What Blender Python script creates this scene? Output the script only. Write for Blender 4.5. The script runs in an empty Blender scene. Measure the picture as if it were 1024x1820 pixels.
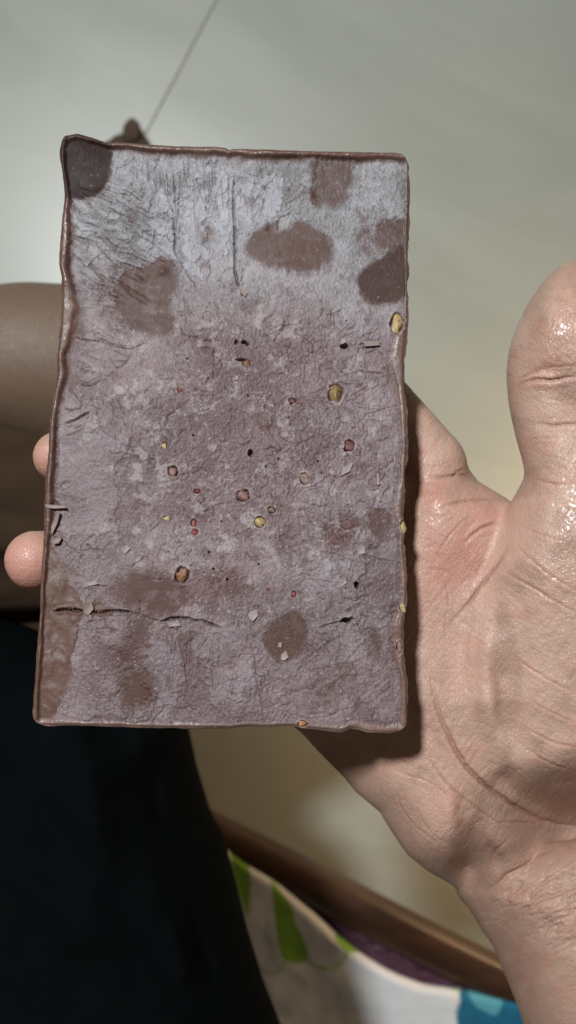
import bpy, math, random
import numpy as np
from mathutils import Vector

# ------------------------------------------------------------------ camera, world, lamps, exposure
S = 0.15 / 1024.0          # metres covered by one photo pixel at the slab's distance
H = 0.25                   # camera height above the slab's middle
scene = bpy.context.scene
COL = scene.collection

cam_d = bpy.data.cameras.new("camera")
cam = bpy.data.objects.new("camera", cam_d)
COL.objects.link(cam)
cam.location = (0, 0, H)
cam_d.sensor_fit = 'HORIZONTAL'
cam_d.sensor_width = 36.0
cam_d.lens = 36.0 * H / 0.15
cam_d.clip_start = 0.01
cam_d.clip_end = 20
cam_d.dof.use_dof = True
cam_d.dof.focus_distance = H
cam_d.dof.aperture_fstop = 26.0
scene.camera = cam

world = bpy.data.worlds.new("World")
scene.world = world
world.use_nodes = True
bgn = world.node_tree.nodes["Background"]
bgn.inputs[0].default_value = (1.0, 0.80, 0.60, 1)
bgn.inputs[1].default_value = 0.085

def area_lamp(name, loc, target, size, power, color, shape='DISK', size_y=None):
    l = bpy.data.lights.new(name, 'AREA')
    l.shape = shape
    l.size = size
    if size_y: l.size_y = size_y
    l.energy = power
    l.color = color
    o = bpy.data.objects.new(name, l)
    COL.objects.link(o)
    o.location = loc
    o.rotation_euler = (Vector(target) - Vector(loc)).to_track_quat('-Z', 'Y').to_euler()
    return o
area_lamp("ceiling_lamp", (-0.47, 0.76, 1.5), (0, 0, -0.1), 0.16, 38.5, (0.955, 0.985, 1.0))
area_lamp("floor_glow_fill", (-0.80, 0.80, 0.75), (-.1, .1, -0.4), 0.34, 1.2, (0.84, 0.95, 1.0))  # added soft fill, no window there; gives the glow on the floor at left
area_lamp("warm_floor_fill", (0.44, -0.10, -0.48), (0.27, -0.18, -0.77), 0.16, 2.0, (1.0, 0.66, 0.38))  # added unseen fill that warms the floor below the hand

scene.view_settings.view_transform = 'Standard'
scene.view_settings.look = 'None'
scene.view_settings.gamma = 1.0
scene.view_settings.exposure = 0.0
try:
    scene.cycles.use_denoising = True
    scene.cycles.max_bounces = 8
except Exception:
    pass

random.seed(7)
rng = np.random.default_rng(7)

# ------------------------------------------------------------------ helpers
def at(px, py, z):
    """photo pixel -> world point at height z"""
    k = S * (H - z) / H
    return ((px - 512) * k, (910 - py) * k, z)

def slab_plane_z(v):
    k = (910 - np.asarray(v, float)) * S
    a, b = 0.0018, -0.117
    return (a + b * k) / (1 + 4 * b * k)
SN = np.array([0, 0.117, 1.0]); SN /= np.linalg.norm(SN)

def on_slab(u, v, h=0.0):
    """point of the slab's tilted face seen at pixel (u, v), raised h pixels along its normal"""
    u = np.asarray(u, float); v = np.asarray(v, float)
    z = slab_plane_z(v)
    k = S * (H - z) / H
    p = np.stack([(u - 512) * k, (910 - v) * k, z + 0 * u], -1)
    return p + SN * (np.asarray(h, float)[..., None] * S)

def value_noise(x, y, seed=0):
    r = np.random.default_rng(seed)
    tab = r.random((256, 256)).astype(np.float32)
    xi = np.floor(x).astype(np.int64); yi = np.floor(y).astype(np.int64)
    fx = (x - xi).astype(np.float32); fy = (y - yi).astype(np.float32)
    fx = fx * fx * fx * (fx * (fx * 6 - 15) + 10); fy = fy * fy * fy * (fy * (fy * 6 - 15) + 10)
    a = tab[xi & 255, yi & 255]; b = tab[(xi + 1) & 255, yi & 255]
    c = tab[xi & 255, (yi + 1) & 255]; d = tab[(xi + 1) & 255, (yi + 1) & 255]
    return (a * (1 - fx) + b * fx) * (1 - fy) + (c * (1 - fx) + d * fx) * fy

def fbm(x, y, scale, octaves=4, seed=0, gain=0.5):
    s = 0.0; amp = 1.0; tot = 0.0
    for o in range(octaves):
        f = (2 ** o) / scale
        c, n = math.cos(o * 0.9), math.sin(o * 0.9)
        s = s + amp * value_noise((x * c - y * n) * f + 17.3 * o, (x * n + y * c) * f + 9.1 * o, seed + o)
        tot += amp; amp *= gain
    return s / tot            # 0..1, mean 0.5

def rot(u, v, deg):
    c, s = math.cos(math.radians(deg)), math.sin(math.radians(deg))
    return u * c + v * s, -u * s + v * c

def sstep(a, b, x):
    t = np.clip((x - a) / (b - a), 0, 1)
    return t * t * (3 - 2 * t)

def poly_sdf(U, V, pts):
    """signed distance to a closed polygon, negative inside"""
    d = np.full(U.shape, 1e9); inside = np.zeros(U.shape, bool)
    n = len(pts)
    for i in range(n):
        x0, y0 = pts[i]; x1, y1 = pts[(i + 1) % n]
        ex, ey = x1 - x0, y1 - y0
        wx, wy = U - x0, V - y0
        t = np.clip((wx * ex + wy * ey) / (ex * ex + ey * ey + 1e-9), 0, 1)
        d = np.minimum(d, (wx - ex * t) ** 2 + (wy - ey * t) ** 2)
        if y0 != y1:
            c = ((y0 > V) != (y1 > V)) & (U < (x1 - x0) * (V - y0) / (y1 - y0) + x0)
            inside ^= c
    d = np.sqrt(d)
    return np.where(inside, -d, d)

def line_dist(U, V, pts, closed=False):
    d = np.full(U.shape, 1e9); tt = np.zeros(U.shape)
    L = 0; tot = sum(math.dist(pts[i], pts[i + 1]) for i in range(len(pts) - 1))
    for i in range(len(pts) - 1):
        x0, y0 = pts[i]; x1, y1 = pts[i + 1]
        ex, ey = x1 - x0, y1 - y0; l = math.hypot(ex, ey)
        wx, wy = U - x0, V - y0
        t = np.clip((wx * ex + wy * ey) / (l * l + 1e-9), 0, 1)
        dd = (wx - ex * t) ** 2 + (wy - ey * t) ** 2
        m = dd < d
        d = np.where(m, dd, d); tt = np.where(m, (L + t * l) / tot, tt)
        L += l
    return np.sqrt(d), tt

def smooth_poly(pts, n=3, closed=True):
    for _ in range(n):
        q = []
        m = len(pts)
        rng_ = range(m if closed else m - 1)
        if not closed: q.append(pts[0])
        for i in rng_:
            a = pts[i]; b = pts[(i + 1) % m]
            q.append((a[0] * .75 + b[0] * .25, a[1] * .75 + b[1] * .25))
            q.append((a[0] * .25 + b[0] * .75, a[1] * .25 + b[1] * .75))
        if not closed: q.append(pts[-1])
        pts = q
    return pts

def sub(U, V, pts, pad):
    """window of the map around a feature"""
    u = U[0]; v = V[:, 0]
    i0, i1 = np.searchsorted(u, [min(p[0] for p in pts) - pad, max(p[0] for p in pts) + pad])
    j0, j1 = np.searchsorted(v, [min(p[1] for p in pts) - pad, max(p[1] for p in pts) + pad])
    return (slice(j0, j1), slice(i0, i1))

def sample(M, u0, v0, step, u, v):
    x = np.clip((u - u0) / step, 0, M.shape[1] - 1.001); y = np.clip((v - v0) / step, 0, M.shape[0] - 1.001)
    xi = x.astype(np.int32); yi = y.astype(np.int32)
    fx = (x - xi).astype(np.float32); fy = (y - yi).astype(np.float32)
    return (M[yi, xi] * (1 - fx) + M[yi, xi + 1] * fx) * (1 - fy) + (M[yi + 1, xi] * (1 - fx) + M[yi + 1, xi + 1] * fx) * fy

def mesh_from(name, V, F, mat, parent=None, smooth=True):
    V = np.asarray(V, np.float32); F = np.asarray(F, np.int32)
    me = bpy.data.meshes.new(name)
    k = F.shape[1]
    me.vertices.add(len(V)); me.vertices.foreach_set("co", V.ravel())
    me.loops.add(F.size); me.loops.foreach_set("vertex_index", F.ravel())
    me.polygons.add(len(F)); me.polygons.foreach_set("loop_start", np.arange(0, F.size, k, dtype=np.int32))
    me.update(calc_edges=True); me.validate()
    me.polygons.foreach_set("use_smooth", np.full(len(me.polygons), bool(smooth)))
    if mat: me.materials.append(mat)
    o = bpy.data.objects.new(name, me)
    COL.objects.link(o)
    if parent: o.parent = parent
    return o

def attr(o, name, data):
    a = o.data.attributes.new(name, 'FLOAT', 'POINT')
    a.data.foreach_set("value", np.asarray(data, np.float32).ravel())

def tag(o, label=None, cat=None, kind=None, group=None):
    if label: o["label"] = label
    if cat: o["category"] = cat
    if kind: o["kind"] = kind
    if group: o["group"] = group
    return o

# node helpers
class NT:
    def __init__(self, name):
        self.m = bpy.data.materials.new(name); self.m.use_nodes = True
        self.t = self.m.node_tree; self.b = self.t.nodes["Principled BSDF"]
    def n(self, kind, **kw):
        x = self.t.nodes.new(kind)
        for k, v in kw.items():
            if hasattr(x, k): setattr(x, k, v)
        return x
    def link(self, a, b): self.t.links.new(a, b)
    def setin(self, node, key, val):
        if hasattr(val, "node"): self.link(val, node.inputs[key])
        else: node.inputs[key].default_value = val
    def attr(self, name): return self.n("ShaderNodeAttribute", attribute_name=name).outputs["Fac"]
    def coord(self, scale=(1, 1, 1), rotz=0):
        c = self.n("ShaderNodeTexCoord"); mp = self.n("ShaderNodeMapping")
        mp.inputs["Scale"].default_value = scale; mp.inputs["Rotation"].default_value = (0, 0, math.radians(rotz))
        self.link(c.outputs["Object"], mp.inputs["Vector"]); return mp.outputs[0]
    def noise(self, scale, detail=4, rough=.55, vec=None, dist=0.0):
        x = self.n("ShaderNodeTexNoise")
        x.inputs["Scale"].default_value = scale; x.inputs["Detail"].default_value = detail
        x.inputs["Roughness"].default_value = rough; x.inputs["Distortion"].default_value = dist
        self.link(vec if vec is not None else self.coord(), x.inputs["Vector"])
        return x.outputs["Fac"]
    def math(self, op, a, b=0.0, c=None, clamp=False):
        x = self.n("ShaderNodeMath", operation=op); x.use_clamp = clamp
        self.setin(x, 0, a); self.setin(x, 1, b)
        if c is not None: self.setin(x, 2, c)
        return x.outputs[0]
    def ramp(self, f, a, b, lo=0.0, hi=1.0):
        x = self.n("ShaderNodeMapRange"); x.clamp = True
        self.setin(x, 0, f); x.inputs[1].default_value = a; x.inputs[2].default_value = b
        self.setin(x, 3, lo); self.setin(x, 4, hi); return x.outputs[0]
    def mix(self, f, a, b):
        x = self.n("ShaderNodeMix", data_type='RGBA')
        self.setin(x, 0, f)
        for k, v in ((6, a), (7, b)):
            if hasattr(v, "node"): self.link(v, x.inputs[k])
            else: x.inputs[k].default_value = (*v[:3], 1)
        return x.outputs[2]
    def bump(self, h, strength=.5, dist=.001, normal=None):
        x = self.n("ShaderNodeBump"); x.inputs["Strength"].default_value = strength
        x.inputs["Distance"].default_value = dist
        self.link(h, x.inputs["Height"])
        if normal is not None: self.link(normal, x.inputs["Normal"])
        self.link(x.outputs[0], self.b.inputs["Normal"]); return x.outputs[0]
    def set(self, **kw):
        for k, v in kw.items():
            key = {"color": "Base Color", "rough": "Roughness", "spec": "Specular IOR Level", "sss": "Subsurface Weight",
                   "coat": "Coat Weight", "coat_rough": "Coat Roughness", "sheen": "Sheen Weight"}[k]
            if k == "color" and not hasattr(v, "node"): v = (*v, 1)
            self.setin(self.b, key, v)

# ------------------------------------------------------------------ floor (structure)
FZ = -0.70
def mat_tile():
    t = NT("floor_tile"); t.b.inputs["IOR"].default_value = 1.5
    n1 = t.noise(3.0, 5, .6, t.coord((1, 2.6, 1), 28), 1.2)
    n2 = t.noise(14.0, 4, .6, t.coord((1, 3.5, 1), 28), .6)
    c = t.mix(t.ramp(n1, .35, .7), (.335, .355, .305), (.385, .405, .352))
    c = t.mix(t.ramp(n2, .62, .74, 0, .28), c, (.29, .305, .262))
    t.set(color=c, rough=t.ramp(n1, .3, .7, .30, .36), spec=.5)
    return t.m
def mat_plain(name, col, rough=.6, spec=.4):
    t = NT(name); n = t.noise(60, 3)
    t.set(color=t.mix(n, tuple(c * .85 for c in col), tuple(min(1, c * 1.12) for c in col)), rough=rough, spec=spec); return t.m
M_tile = mat_tile()
M_grout = mat_plain("grout", (.29, .305, .265), .9, .1)

floor = bpy.data.objects.new("floor", None); COL.objects.link(floor)
floor.location = (0, 0, FZ); tag(floor, "grey green marble tiled floor", kind="structure")
bed_m = mesh_from("grout", [(-3, -3, FZ - .008), (3, -3, FZ - .008), (3, 3, FZ - .008), (-3, 3, FZ - .008)], [(0, 1, 2, 3)], M_grout, None, False)
bed_m.parent = floor; bed_m.matrix_parent_inverse = floor.matrix_world.inverted()
bed_m.location = (0, 0, 0)
p_seam = np.array(at(300, 160, FZ)); q_seam = np.array(at(385, 0, FZ))
ang = math.atan2(q_seam[1] - p_seam[1], q_seam[0] - p_seam[0]) - math.pi / 2
cross = np.array(at(400, 900, FZ))
ex = np.array([math.cos(ang), math.sin(ang)]); ey = np.array([-math.sin(ang), math.cos(ang)])
org = p_seam[:2] + ey * np.dot(cross[:2] - p_seam[:2], ey)
TS, GAP, BV = .90, .0007, .0006
def tile_mesh():
    a = TS / 2 - GAP / 2; V = []; F = []
    for r, z in ((a, -.01), (a, -BV), (a - BV, 0)):
        V += [(-r, -r, z), (r, -r, z), (r, r, z), (-r, r, z)]
    for k in (0, 4):
        for i in range(4):
            j = (i + 1) % 4; F.append((k + i, k + j, k + 4 + j, k + 4 + i))
    F.append((8, 9, 10, 11))
    return V, F
tv, tf = tile_mesh()
tile0 = None
for i in range(-4, 4):
    for j in range(-4, 4):
        c = org + ex * (i + .5) * TS + ey * (j + .5) * TS
        if tile0 is None:
            tile0 = mesh_from("tile", tv, tf, M_tile, None, False); o = tile0
        else:
            o = tile0.copy(); COL.objects.link(o)
        o.parent = floor
        o.location = (c[0], c[1], 0); o.rotation_euler = (0, 0, ang)

# ------------------------------------------------------------------ chocolate slab
def interp(tab, x):
    xs = [t[0] for t in tab]; ys = [t[1] for t in tab]
    return np.interp(x, xs, ys)
XL = [(245,114),(262,110),(285,108),(319,112),(352,116),(389,111),(430,107),(471,106),(495,111),(549,110),(590,107),(631,103),(672,102),(700,96),
      (741,90),(782,88),(856,82),(897,80),(946,79),(987,76),(1049,73),(1110,70),(1172,66),(1225,62),(1266,58),(1292,57)]
XR = [(272,727),(298,727),(376,727),(415,725),(473,724),(532,724),(591,723),(637,718),(680,719),(739,723),(789,724),(867,720),(914,716),(938,719),
      (973,717),(1024,724),(1071,722),(1110,717),(1149,718),(1188,719),(1211,724),(1258,725),(1300,724)]
YT = [(100,247),(119,244),(139,241),(164,247),(189,255),(230,255),(312,261),(380,262),(400,264),(408,268),(414,266),(431,266),(536,270),(630,272),(700,272),(730,274)]
YB = [(50,1290),(164,1290),(287,1294),(410,1294),(440,1291),(470,1292),(500,1290),(521,1289),(536,1293),(606,1301),(614,1298),(622,1294),(638,1296),(653,1301),(692,1303),(730,1302)]
LIPL = [(245,8),(352,9),(430,17),(471,16),(495,13),(530,20),(549,25),(590,26),(631,15),(672,17),(700,13),(741,12),(856,12),(946,10),(1000,8),(1290,10)]
LIPR = [(275,4),(400,5),(540,3),(575,4),(600,17),(640,19),(700,13),(800,9),(860,12),(900,15),(938,9),(1000,12),(1060,8),(1100,17),(1150,19),(1190,9),(1290,12)]
LIPT = [(100,12),(200,9),(300,13),(412,11),(430,14),(550,11),(640,12),(727,10)]
LIPB = [(50,10),(300,8),(470,5),(530,4),(560,9),(727,15)]

ST = 0.8
gu = np.arange(40, 745, ST); gv = np.arange(225, 1320, ST)
U, V = np.meshgrid(gu, gv)
Hm = np.zeros(U.shape)          # relief in photo pixels
def jit(a, sc, seed): return (fbm(U, V, sc, 3, seed) - .5) * 2 * a
UW = U + jit(7, 26, 11) + jit(3, 8, 12); VW = V + jit(7, 26, 13) + jit(3, 8, 14)

def stain(pts, soft=6, val=1.0, warp=1.0):
    s = sub(U, V, pts, 30)
    d = poly_sdf(U[s] + (UW[s] - U[s]) * warp, V[s] + (VW[s] - V[s]) * warp, smooth_poly(pts, 2))
    m = np.zeros(U.shape); m[s] = sstep(soft, -soft, d) * val
    return m
MIDW = (fbm(U, V, 16, 4, 18, .6) - .5) * 13; MIDW2 = (fbm(U, V, 16, 4, 19, .6) - .5) * 13
UW = UW + MIDW; VW = VW + MIDW2
bare = np.zeros(U.shape); dark = np.zeros(U.shape); red = np.zeros(U.shape); smoothm = np.zeros(U.shape); pale = np.zeros(U.shape); strip = np.zeros(U.shape)
def add(layer, m): np.maximum(layer, m, out=layer)
corner = stain([(100,235),(203,250),(200,300),(186,347),(130,358),(100,352)], 5, 1, .4)
add(bare, corner); add(dark, corner)
for pts, soft, val, w in [
    ([(552,280),(626,280),(634,329),(614,364),(583,370),(548,364),(552,317)], 5, .85, .5),
    ([(439,419),(474,395),(493,393),(493,415),(509,405),(536,391),(564,407),(595,430),(597,454),(583,473),(544,491),(497,479),(458,470),(435,450)], 4, .95, .6),
    ([(200,490),(262,470),(300,448),(322,500),(299,540),(318,585),(290,602),(240,588),(205,560)], 4, .95, .35),
    ([(164,487),(230,467),(300,500),(299,540),(240,585),(180,569),(164,536)], 10, .5, 1),
    ([(724,420),(692,450),(653,470),(636,489),(634,508),(650,540),(688,540),(730,532)], 3, 1, .3),
    ([(668,392),(700,385),(735,392),(735,440),(690,456),(662,440)], 5, .85, .4),
    ([(628,405),(668,398),(672,450),(640,465)], 7, .6, .6),
    ([(657,903),(689,903),(704,922),(692,950),(669,961),(655,930)], 3, .9, .4),
    ([(505,1086),(532,1082),(546,1107),(548,1141),(524,1176),(493,1180),(470,1157),(466,1125)], 3, .95, .3),
    ([(205,1024),(287,1012),(340,1045),(336,1077),(287,1102),(230,1081),(193,1057)], 9, 1, 1),
    ([(240,1090),(270,1080),(262,1130),(240,1170),(205,1190),(215,1150)], 9, .9, 1),
    ([(365,1015),(430,1015),(432,1055),(380,1070)], 10, .75, 1.2),
    ([(205,1192),(262,1184),(287,1217),(262,1266),(213,1254)], 8, .95, 1),
    ([(695,1080),(730,1070),(730,1180),(700,1180),(690,1120)], 6, .8, .6),
    ([(645,1120),(690,1120),(690,1170),(650,1170)], 10, .75, 1),
    ([(580,935),(640,925),(645,945),(600,968),(575,965)], 9, .5, 1.2),
    ([(350,400),(375,395),(388,415),(372,438),(352,425)], 5, .5, .8),
    ([(390,268),(450,268),(440,292),(400,290)], 6, .6, .8),
    ([(500,270),(560,270),(560,285),(505,283)], 6, .4, .8)]:
    add(bare, stain(pts, soft * 1.7 + 2, val, w))
st5 = stain([(724,420),(692,450),(653,470),(636,489),(634,508),(650,540),(688,540),(730,532)], 3, 1, .3)
add(dark, st5 * .45)
left_strip = stain([(40,940),(92,971),(111,1003),(131,1049),(143,1069),(200,1080),(205,1092),(135,1096),(139,1122),(127,1172),(135,1204),(103,1245),(90,1285),(40,1330)], 3, 1, .8)
add(bare, left_strip); add(strip, left_strip)
for pts, soft, val in [([(205,1020),(330,1010),(440,1020),(430,1060),(300,1090),(220,1070)], 22, .7),
                       ([(570,925),(640,915),(650,940),(600,972),(560,985)], 14, .9),
                       ([(330,680),(500,680),(520,760),(380,770)], 40, .5), ([(420,830),(560,800),(560,930),(440,950)], 50, .35),
                       ([(215,870),(260,870),(255,920),(220,915)], 18, .5), ([(690,1120),(730,1120),(730,1180),(700,1180)], 9, .9),
                       ([(330,600),(560,540),(620,700),(500,1000),(330,980),(280,800)], 70, .5), ([(200,1100),(440,1130),(680,1180),(690,1260),(420,1270),(180,1240)], 50, .3), ([(560,740),(690,760),(690,900),(560,880)], 40, .35)]:
    add(red, stain(pts, soft, val, 1.5))
_n = (fbm(U, V, 9, 4, 15, .65) - .5)
bare = np.clip(bare + _n * 1.5 * np.minimum(bare, 1 - bare) * 2.2, 0, 1)
bare *= .90 + .16 * fbm(U, V, 50, 2, 16)
bare = np.clip(bare, 0, 1)
# scuffs of bare chocolate scattered through the bloom
scuff = sstep(.60, .72, fbm(U, V, 34, 5, 17, .62)) * .45
bare = np.maximum(bare, scuff)
smoothm = sstep(.45, .95, bare)

# base undulation + crumbly bloom relief
Hm += (fbm(U, V, 130, 3, 21) - .5) * 5
texture_amt = 1 - .85 * smoothm
fine = fbm(U * 1.25, V * .9, 4.6, 3, 31, .7) - .5
mid = fbm(U, V, 19, 4, 35) - .5
grit = fbm(U * 1.3, V * .85, 2.3, 2, 33, .7) - .5
n1w = (fbm(U, V, 90, 2, 141) - .5) * 260; n2w = (fbm(U, V, 90, 2, 143) - .5) * 260
smear = fbm((U + n1w) / 5.0, V + n2w, 7.5, 4, 145, .6) - .5
smw = sstep(.38, .66, fbm(U, V, 75, 3, 147))
swirl = np.exp(-((fbm(U + n1w * .3, V + n2w * .3, 34, 3, 149, .5) - .5) / .016) ** 2) * sstep(.5, .62, fbm(U, V, 50, 2, 151))
Hm += texture_amt * (fine * 1.5 + mid * .8 + grit * 1.0 + smear * smw * 1.5 - swirl * .4) + grit * .35 * (1 - strip)
# peeled layers: terraced noise gives thin plates with ragged steps
pl = fbm(U + mid * 20, V + mid * 12 + fine * 8, 62, 4, 41, .55) * 7.0
fr = pl - np.floor(pl)
ter = np.floor(pl) + sstep(.0, .06, fr)
plates_where = sstep(.40, .60, fbm(U, V, 120, 2, 47) + .12 * sstep(1000, 1150, V) + .10 * sstep(500, 300, V) - .05)
Hm += texture_amt * plates_where * (ter - pl) * 2.6
plate_tone = (np.floor(pl) * .37) % 1.0
# scraped strokes, upper left, running down to the right; brushed verticals along the top
a_, b_ = rot(U, V, 28)
a_ = a_ + (fbm(U, V, 60, 2, 53) - .5) * 40; b_ = b_ + (fbm(U, V, 80, 2, 54) - .5) * 46
st1 = (fbm(a_ / 8, b_, 5.0, 4, 51, .65) - .5) * (.35 + 1.1 * sstep(.42, .62, fbm(a_ / 3, b_, 26, 3, 52)))
w1 = sstep(380, 250, U + .25 * (V - 400)) * sstep(320, 360, V) * sstep(640, 560, V)
w1 = np.maximum(w1, .5 * sstep(150, 170, U) * sstep(260, 220, U) * sstep(300, 320, V) * sstep(470, 420, V))
st2 = (fbm(UW + mid * 5, V / 12, 3.6, 4, 55, .65) - .5) * sstep(.4, .62, fbm(U, V, 42, 3, 57))
w2 = sstep(430, 330, V) * sstep(190, 230, U) * (.5 + .5 * sstep(600, 500, U))
w2b = .75 * sstep(1120, 1150, V) * sstep(1280, 1240, V) * sstep(260, 310, U) * sstep(520, 480, U)
Hm += texture_amt * (w1 * st1 * 5.0 + np.maximum(w2, w2b) * st2 * 4.0)
streak = w1 * st1 + np.maximum(w2, w2b) * st2

# smooth pale flakes still lying on the face
for pts, h, pv in [([(100,722),(128,716),(168,722),(200,716),(206,733),(218,742),(232,790),(222,812),(196,832),(214,900),(190,960),(150,985),(112,960),(100,930)], 1.5, .12),
                   ([(262,352),(282,338),(300,330),(309,380),(300,392),(285,384),(268,388)], 1.4, .8), ([(276,408),(300,400),(312,420),(280,440)], 1.3, .7),
                   ([(322,352),(360,345),(372,372),(355,392),(372,470),(345,500),(326,450)], 1.3, .55), ([(345,300),(366,296),(372,320),(350,330)], 1, .5),
                   ([(458,318),(500,312),(505,348),(492,384),(464,382),(455,340)], 1.4, .85), ([(424,330),(452,325),(456,380),(430,390)], 1.0, .5), ([(388,300),(412,300),(413,470),(392,455)], 1.0, .6),
                   ([(365,1205),(385,1180),(420,1170),(455,1185),(460,1230),(400,1255),(368,1250)], 1.5, .35),
                   ([(255,1125),(300,1135),(325,1200),(318,1250),(270,1255),(262,1190)], 1.3, .4), ([(330,1120),(440,1100),(450,1150),(380,1170),(340,1160)], 1.0, .3),
                   ([(560,960),(640,980),(655,1060),(600,1090),(550,1040)], 1.1, .25)]:
    m = stain(pts, 1.3, 1, 2.2); add(pale, m * pv * (.35 + .8 * fbm(U, V, 24, 4, 39)) * (.55 if pts[0][1] > 900 else 1))
    Hm += m * h - m * texture_amt * (fine * 2.3 + mid * 1.0) * .75 * min(1, pv + .2)

# peeled flakes: crisp angular plates a fraction of a millimetre proud, each with its own tone
ftone = np.zeros(U.shape); rf = random.Random(21)
zones = [((140,330),(330,480),16),((210,430),(290,440),14),((430,560),(300,400),8),((560,720),(540,820),26),((580,715),(960,1130),20),((120,230),(610,760),12),
         ((330,700),(1130,1275),34),((150,330),(1110,1270),14),((250,560),(560,720),24),((250,560),(760,1000),28),((90,220),(900,1060),8)]
for (x0, x1), (y0, y1), n in zones:
    for k in range(n):
        cx, cy = rf.uniform(x0, x1), rf.uniform(y0, y1); L = rf.choice([5, 7, 9, 12, 17, 26]) * rf.uniform(.8, 1.2); asp = rf.uniform(.4, 1); th = rf.uniform(0, 3.14)
        pts = []
        m_ = rf.randint(5, 9); off = rf.uniform(0, 1)
        for q in range(m_):
            a = (q + off + rf.uniform(-.3, .3)) / m_ * 6.283; r0 = L * rf.uniform(.55, 1.15)
            px_, py_ = r0 * math.cos(a), r0 * math.sin(a) * asp
            pts.append((cx + px_ * math.cos(th) - py_ * math.sin(th), cy + px_ * math.sin(th) + py_ * math.cos(th)))
        s_ = sub(U, V, pts, 14)
        if U[s_].size == 0: continue
        d = poly_sdf(U[s_] + MIDW[s_] * .25 + fine[s_] * 5, V[s_] + MIDW2[s_] * .25 + grit[s_] * 3, pts)
        tilt = (d + L * .5) / L * rf.uniform(-.6, 1.2)
        m = sstep(.7, -.5, d) * texture_amt[s_]; h = rf.choice([1.0, 1.4, 2.0, -1.2, -1.6])
        Hm[s_] += m * (h + tilt * .8) - m * (fine[s_] * 1.0 + grit[s_] * .7)
        ftone[s_] += m * rf.uniform(-.22, .26)
        if h > 1.2: ftone[s_] += .35 * np.exp(-(d / 1.1) ** 2) * texture_amt[s_] * (V[s_] < cy)  # painted highlight along the upper edge of raised flakes
# cracks
crk = np.zeros(U.shape)
def crack(pts, w, depth, taper=True, wob=1.0, lip=0.0):
    s = sub(U, V, pts, 30)
    uu = U[s] + (UW[s] - MIDW[s] - U[s]) * .35 * wob + MIDW[s] * .3; vv = V[s] + (VW[s] - MIDW2[s] - V[s]) * .35 * wob + MIDW2[s] * .3
    d, t = line_dist(uu, vv, pts)
    ww = w * (np.minimum(1, np.minimum(t, 1 - t) * 5 + .25) if taper else 1)
    g = np.exp(-(d / ww) ** 2 * 1.4)
    Hm[s] -= depth * g
    if lip: Hm[s] += lip * np.exp(-((d - ww * 2) / (ww * 1.1)) ** 2)
    crk[s] = np.maximum(crk[s], g)
crack([(417,312),(416,360),(418,420),(418,480),(424,506),(432,524)], 2.0, 7, True, .4, .5)
crack([(297,300),(300,340),(308,380),(312,425),(309,446),(317,462)], 1.7, 5, True, .5)
crack([(287,292),(294,330),(303,370)], 1.1, 3); crack([(308,300),(312,350),(314,400),(311,430)], 1.1, 3.2, True, .6); crack([(322,310),(320,350),(316,390)], 1.0, 2.6)
crack([(284,300),(288,325),(298,352),(305,376)], 1, 2.5); crack([(330,296),(326,330),(318,370),(314,410)], .9, 2)
crack([(274,436),(276,410),(290,404),(304,408)], 1, 2.6); crack([(266,384),(280,380),(296,392)], 1, 2.2)
crack([(495,415),(492,398),(500,385),(520,380)], 1.1, 3)
crack([(320,462),(335,490),(352,512)], 1, 2.2); crack([(366,500),(374,484),(372,470)], 1, 2.6)
crack([(94,1086),(120,1085),(150,1088)], 2.5, 11, True, 1.2, 1.6); crack([(163,1088),(190,1086),(215,1085),(236,1088)], 2.2, 9, True, 1.2, 1.6)
crack([(236,1088),(262,1096),(285,1104)], 1.0, 3)
crack([(284,1107),(300,1100),(322,1099),(345,1102)], 2.0, 8, True, 1.2, 1.4); crack([(343,1103),(362,1104),(395,1117)], 1.8, 8, True, .7)
crack([(568,1116),(600,1106),(618,1101),(634,1099)], 1.5, 5, True, 1.2, 1.0); crack([(610,1103),(632,1100)], 2.6, 8, True, 1.2, 1.6)
crack([(453,1165),(456,1210),(464,1240),(468,1282)], 1.1, 4, True, .5)
crack([(380,620),(379,650),(380,676)], 1.0, 3, True, .4); crack([(318,1130),(328,1180),(334,1236)], 1.0, 3, True, .5)
crack([(118,752),(140,744),(160,734)], 2.2, 7, True, .6, .8); crack([(132,762),(150,757)], 1.4, 4)
crack([(350,700),(300,740),(295,760)], .9, 2); crack([(560,700),(590,680),(640,686)], 1.1, 2.6); crack([(640,752),(652,738),(680,728),(720,720)], 1, 2.6)
crack([(655,760),(648,782),(670,800)], 1, 2.6); crack([(628,1000),(616,1040),(612,1070)], 1.1, 3.2); crack([(640,985),(668,992),(700,1000)], 1, 2.4)
crack([(640,612),(676,610)], 1.3, 3.6); crack([(646,628),(672,622),(684,632)], 1.1, 3); crack([(612,668),(640,660),(684,664)], 1.2, 3)
crack([(134,600),(170,606),(232,622),(260,610)], 1.2, 3); crack([(168,600),(200,612),(226,616)], .9, 2.4)
crack([(182,455),(230,470),(262,486)], .8, 1.6); crack([(150,510),(180,520)], .8, 1.6)
crack([(180,700),(212,715),(224,740)], .9, 2)
r_ = random.Random(3)
def scrape(x, y, ang, L, w, dp):
    pts = [(x, y)]; a = math.radians(ang)
    for q in range(3):
        a += r_.uniform(-.10, .10); x += math.cos(a) * L / 3; y += math.sin(a) * L / 3; pts.append((x, y))
    crack(pts, w, dp, True, .25, dp * .45)
for k in range(46): scrape(r_.uniform(135, 250), r_.uniform(320, 530), r_.gauss(30, 9), r_.uniform(18, 75), r_.uniform(.6, 1.2), r_.uniform(.9, 2.4))
for k in range(34): scrape(r_.uniform(215, 420), r_.uniform(275, 360), r_.gauss(88, 6), r_.uniform(14, 70), r_.uniform(.6, 1.1), r_.uniform(.9, 2.4))
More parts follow.
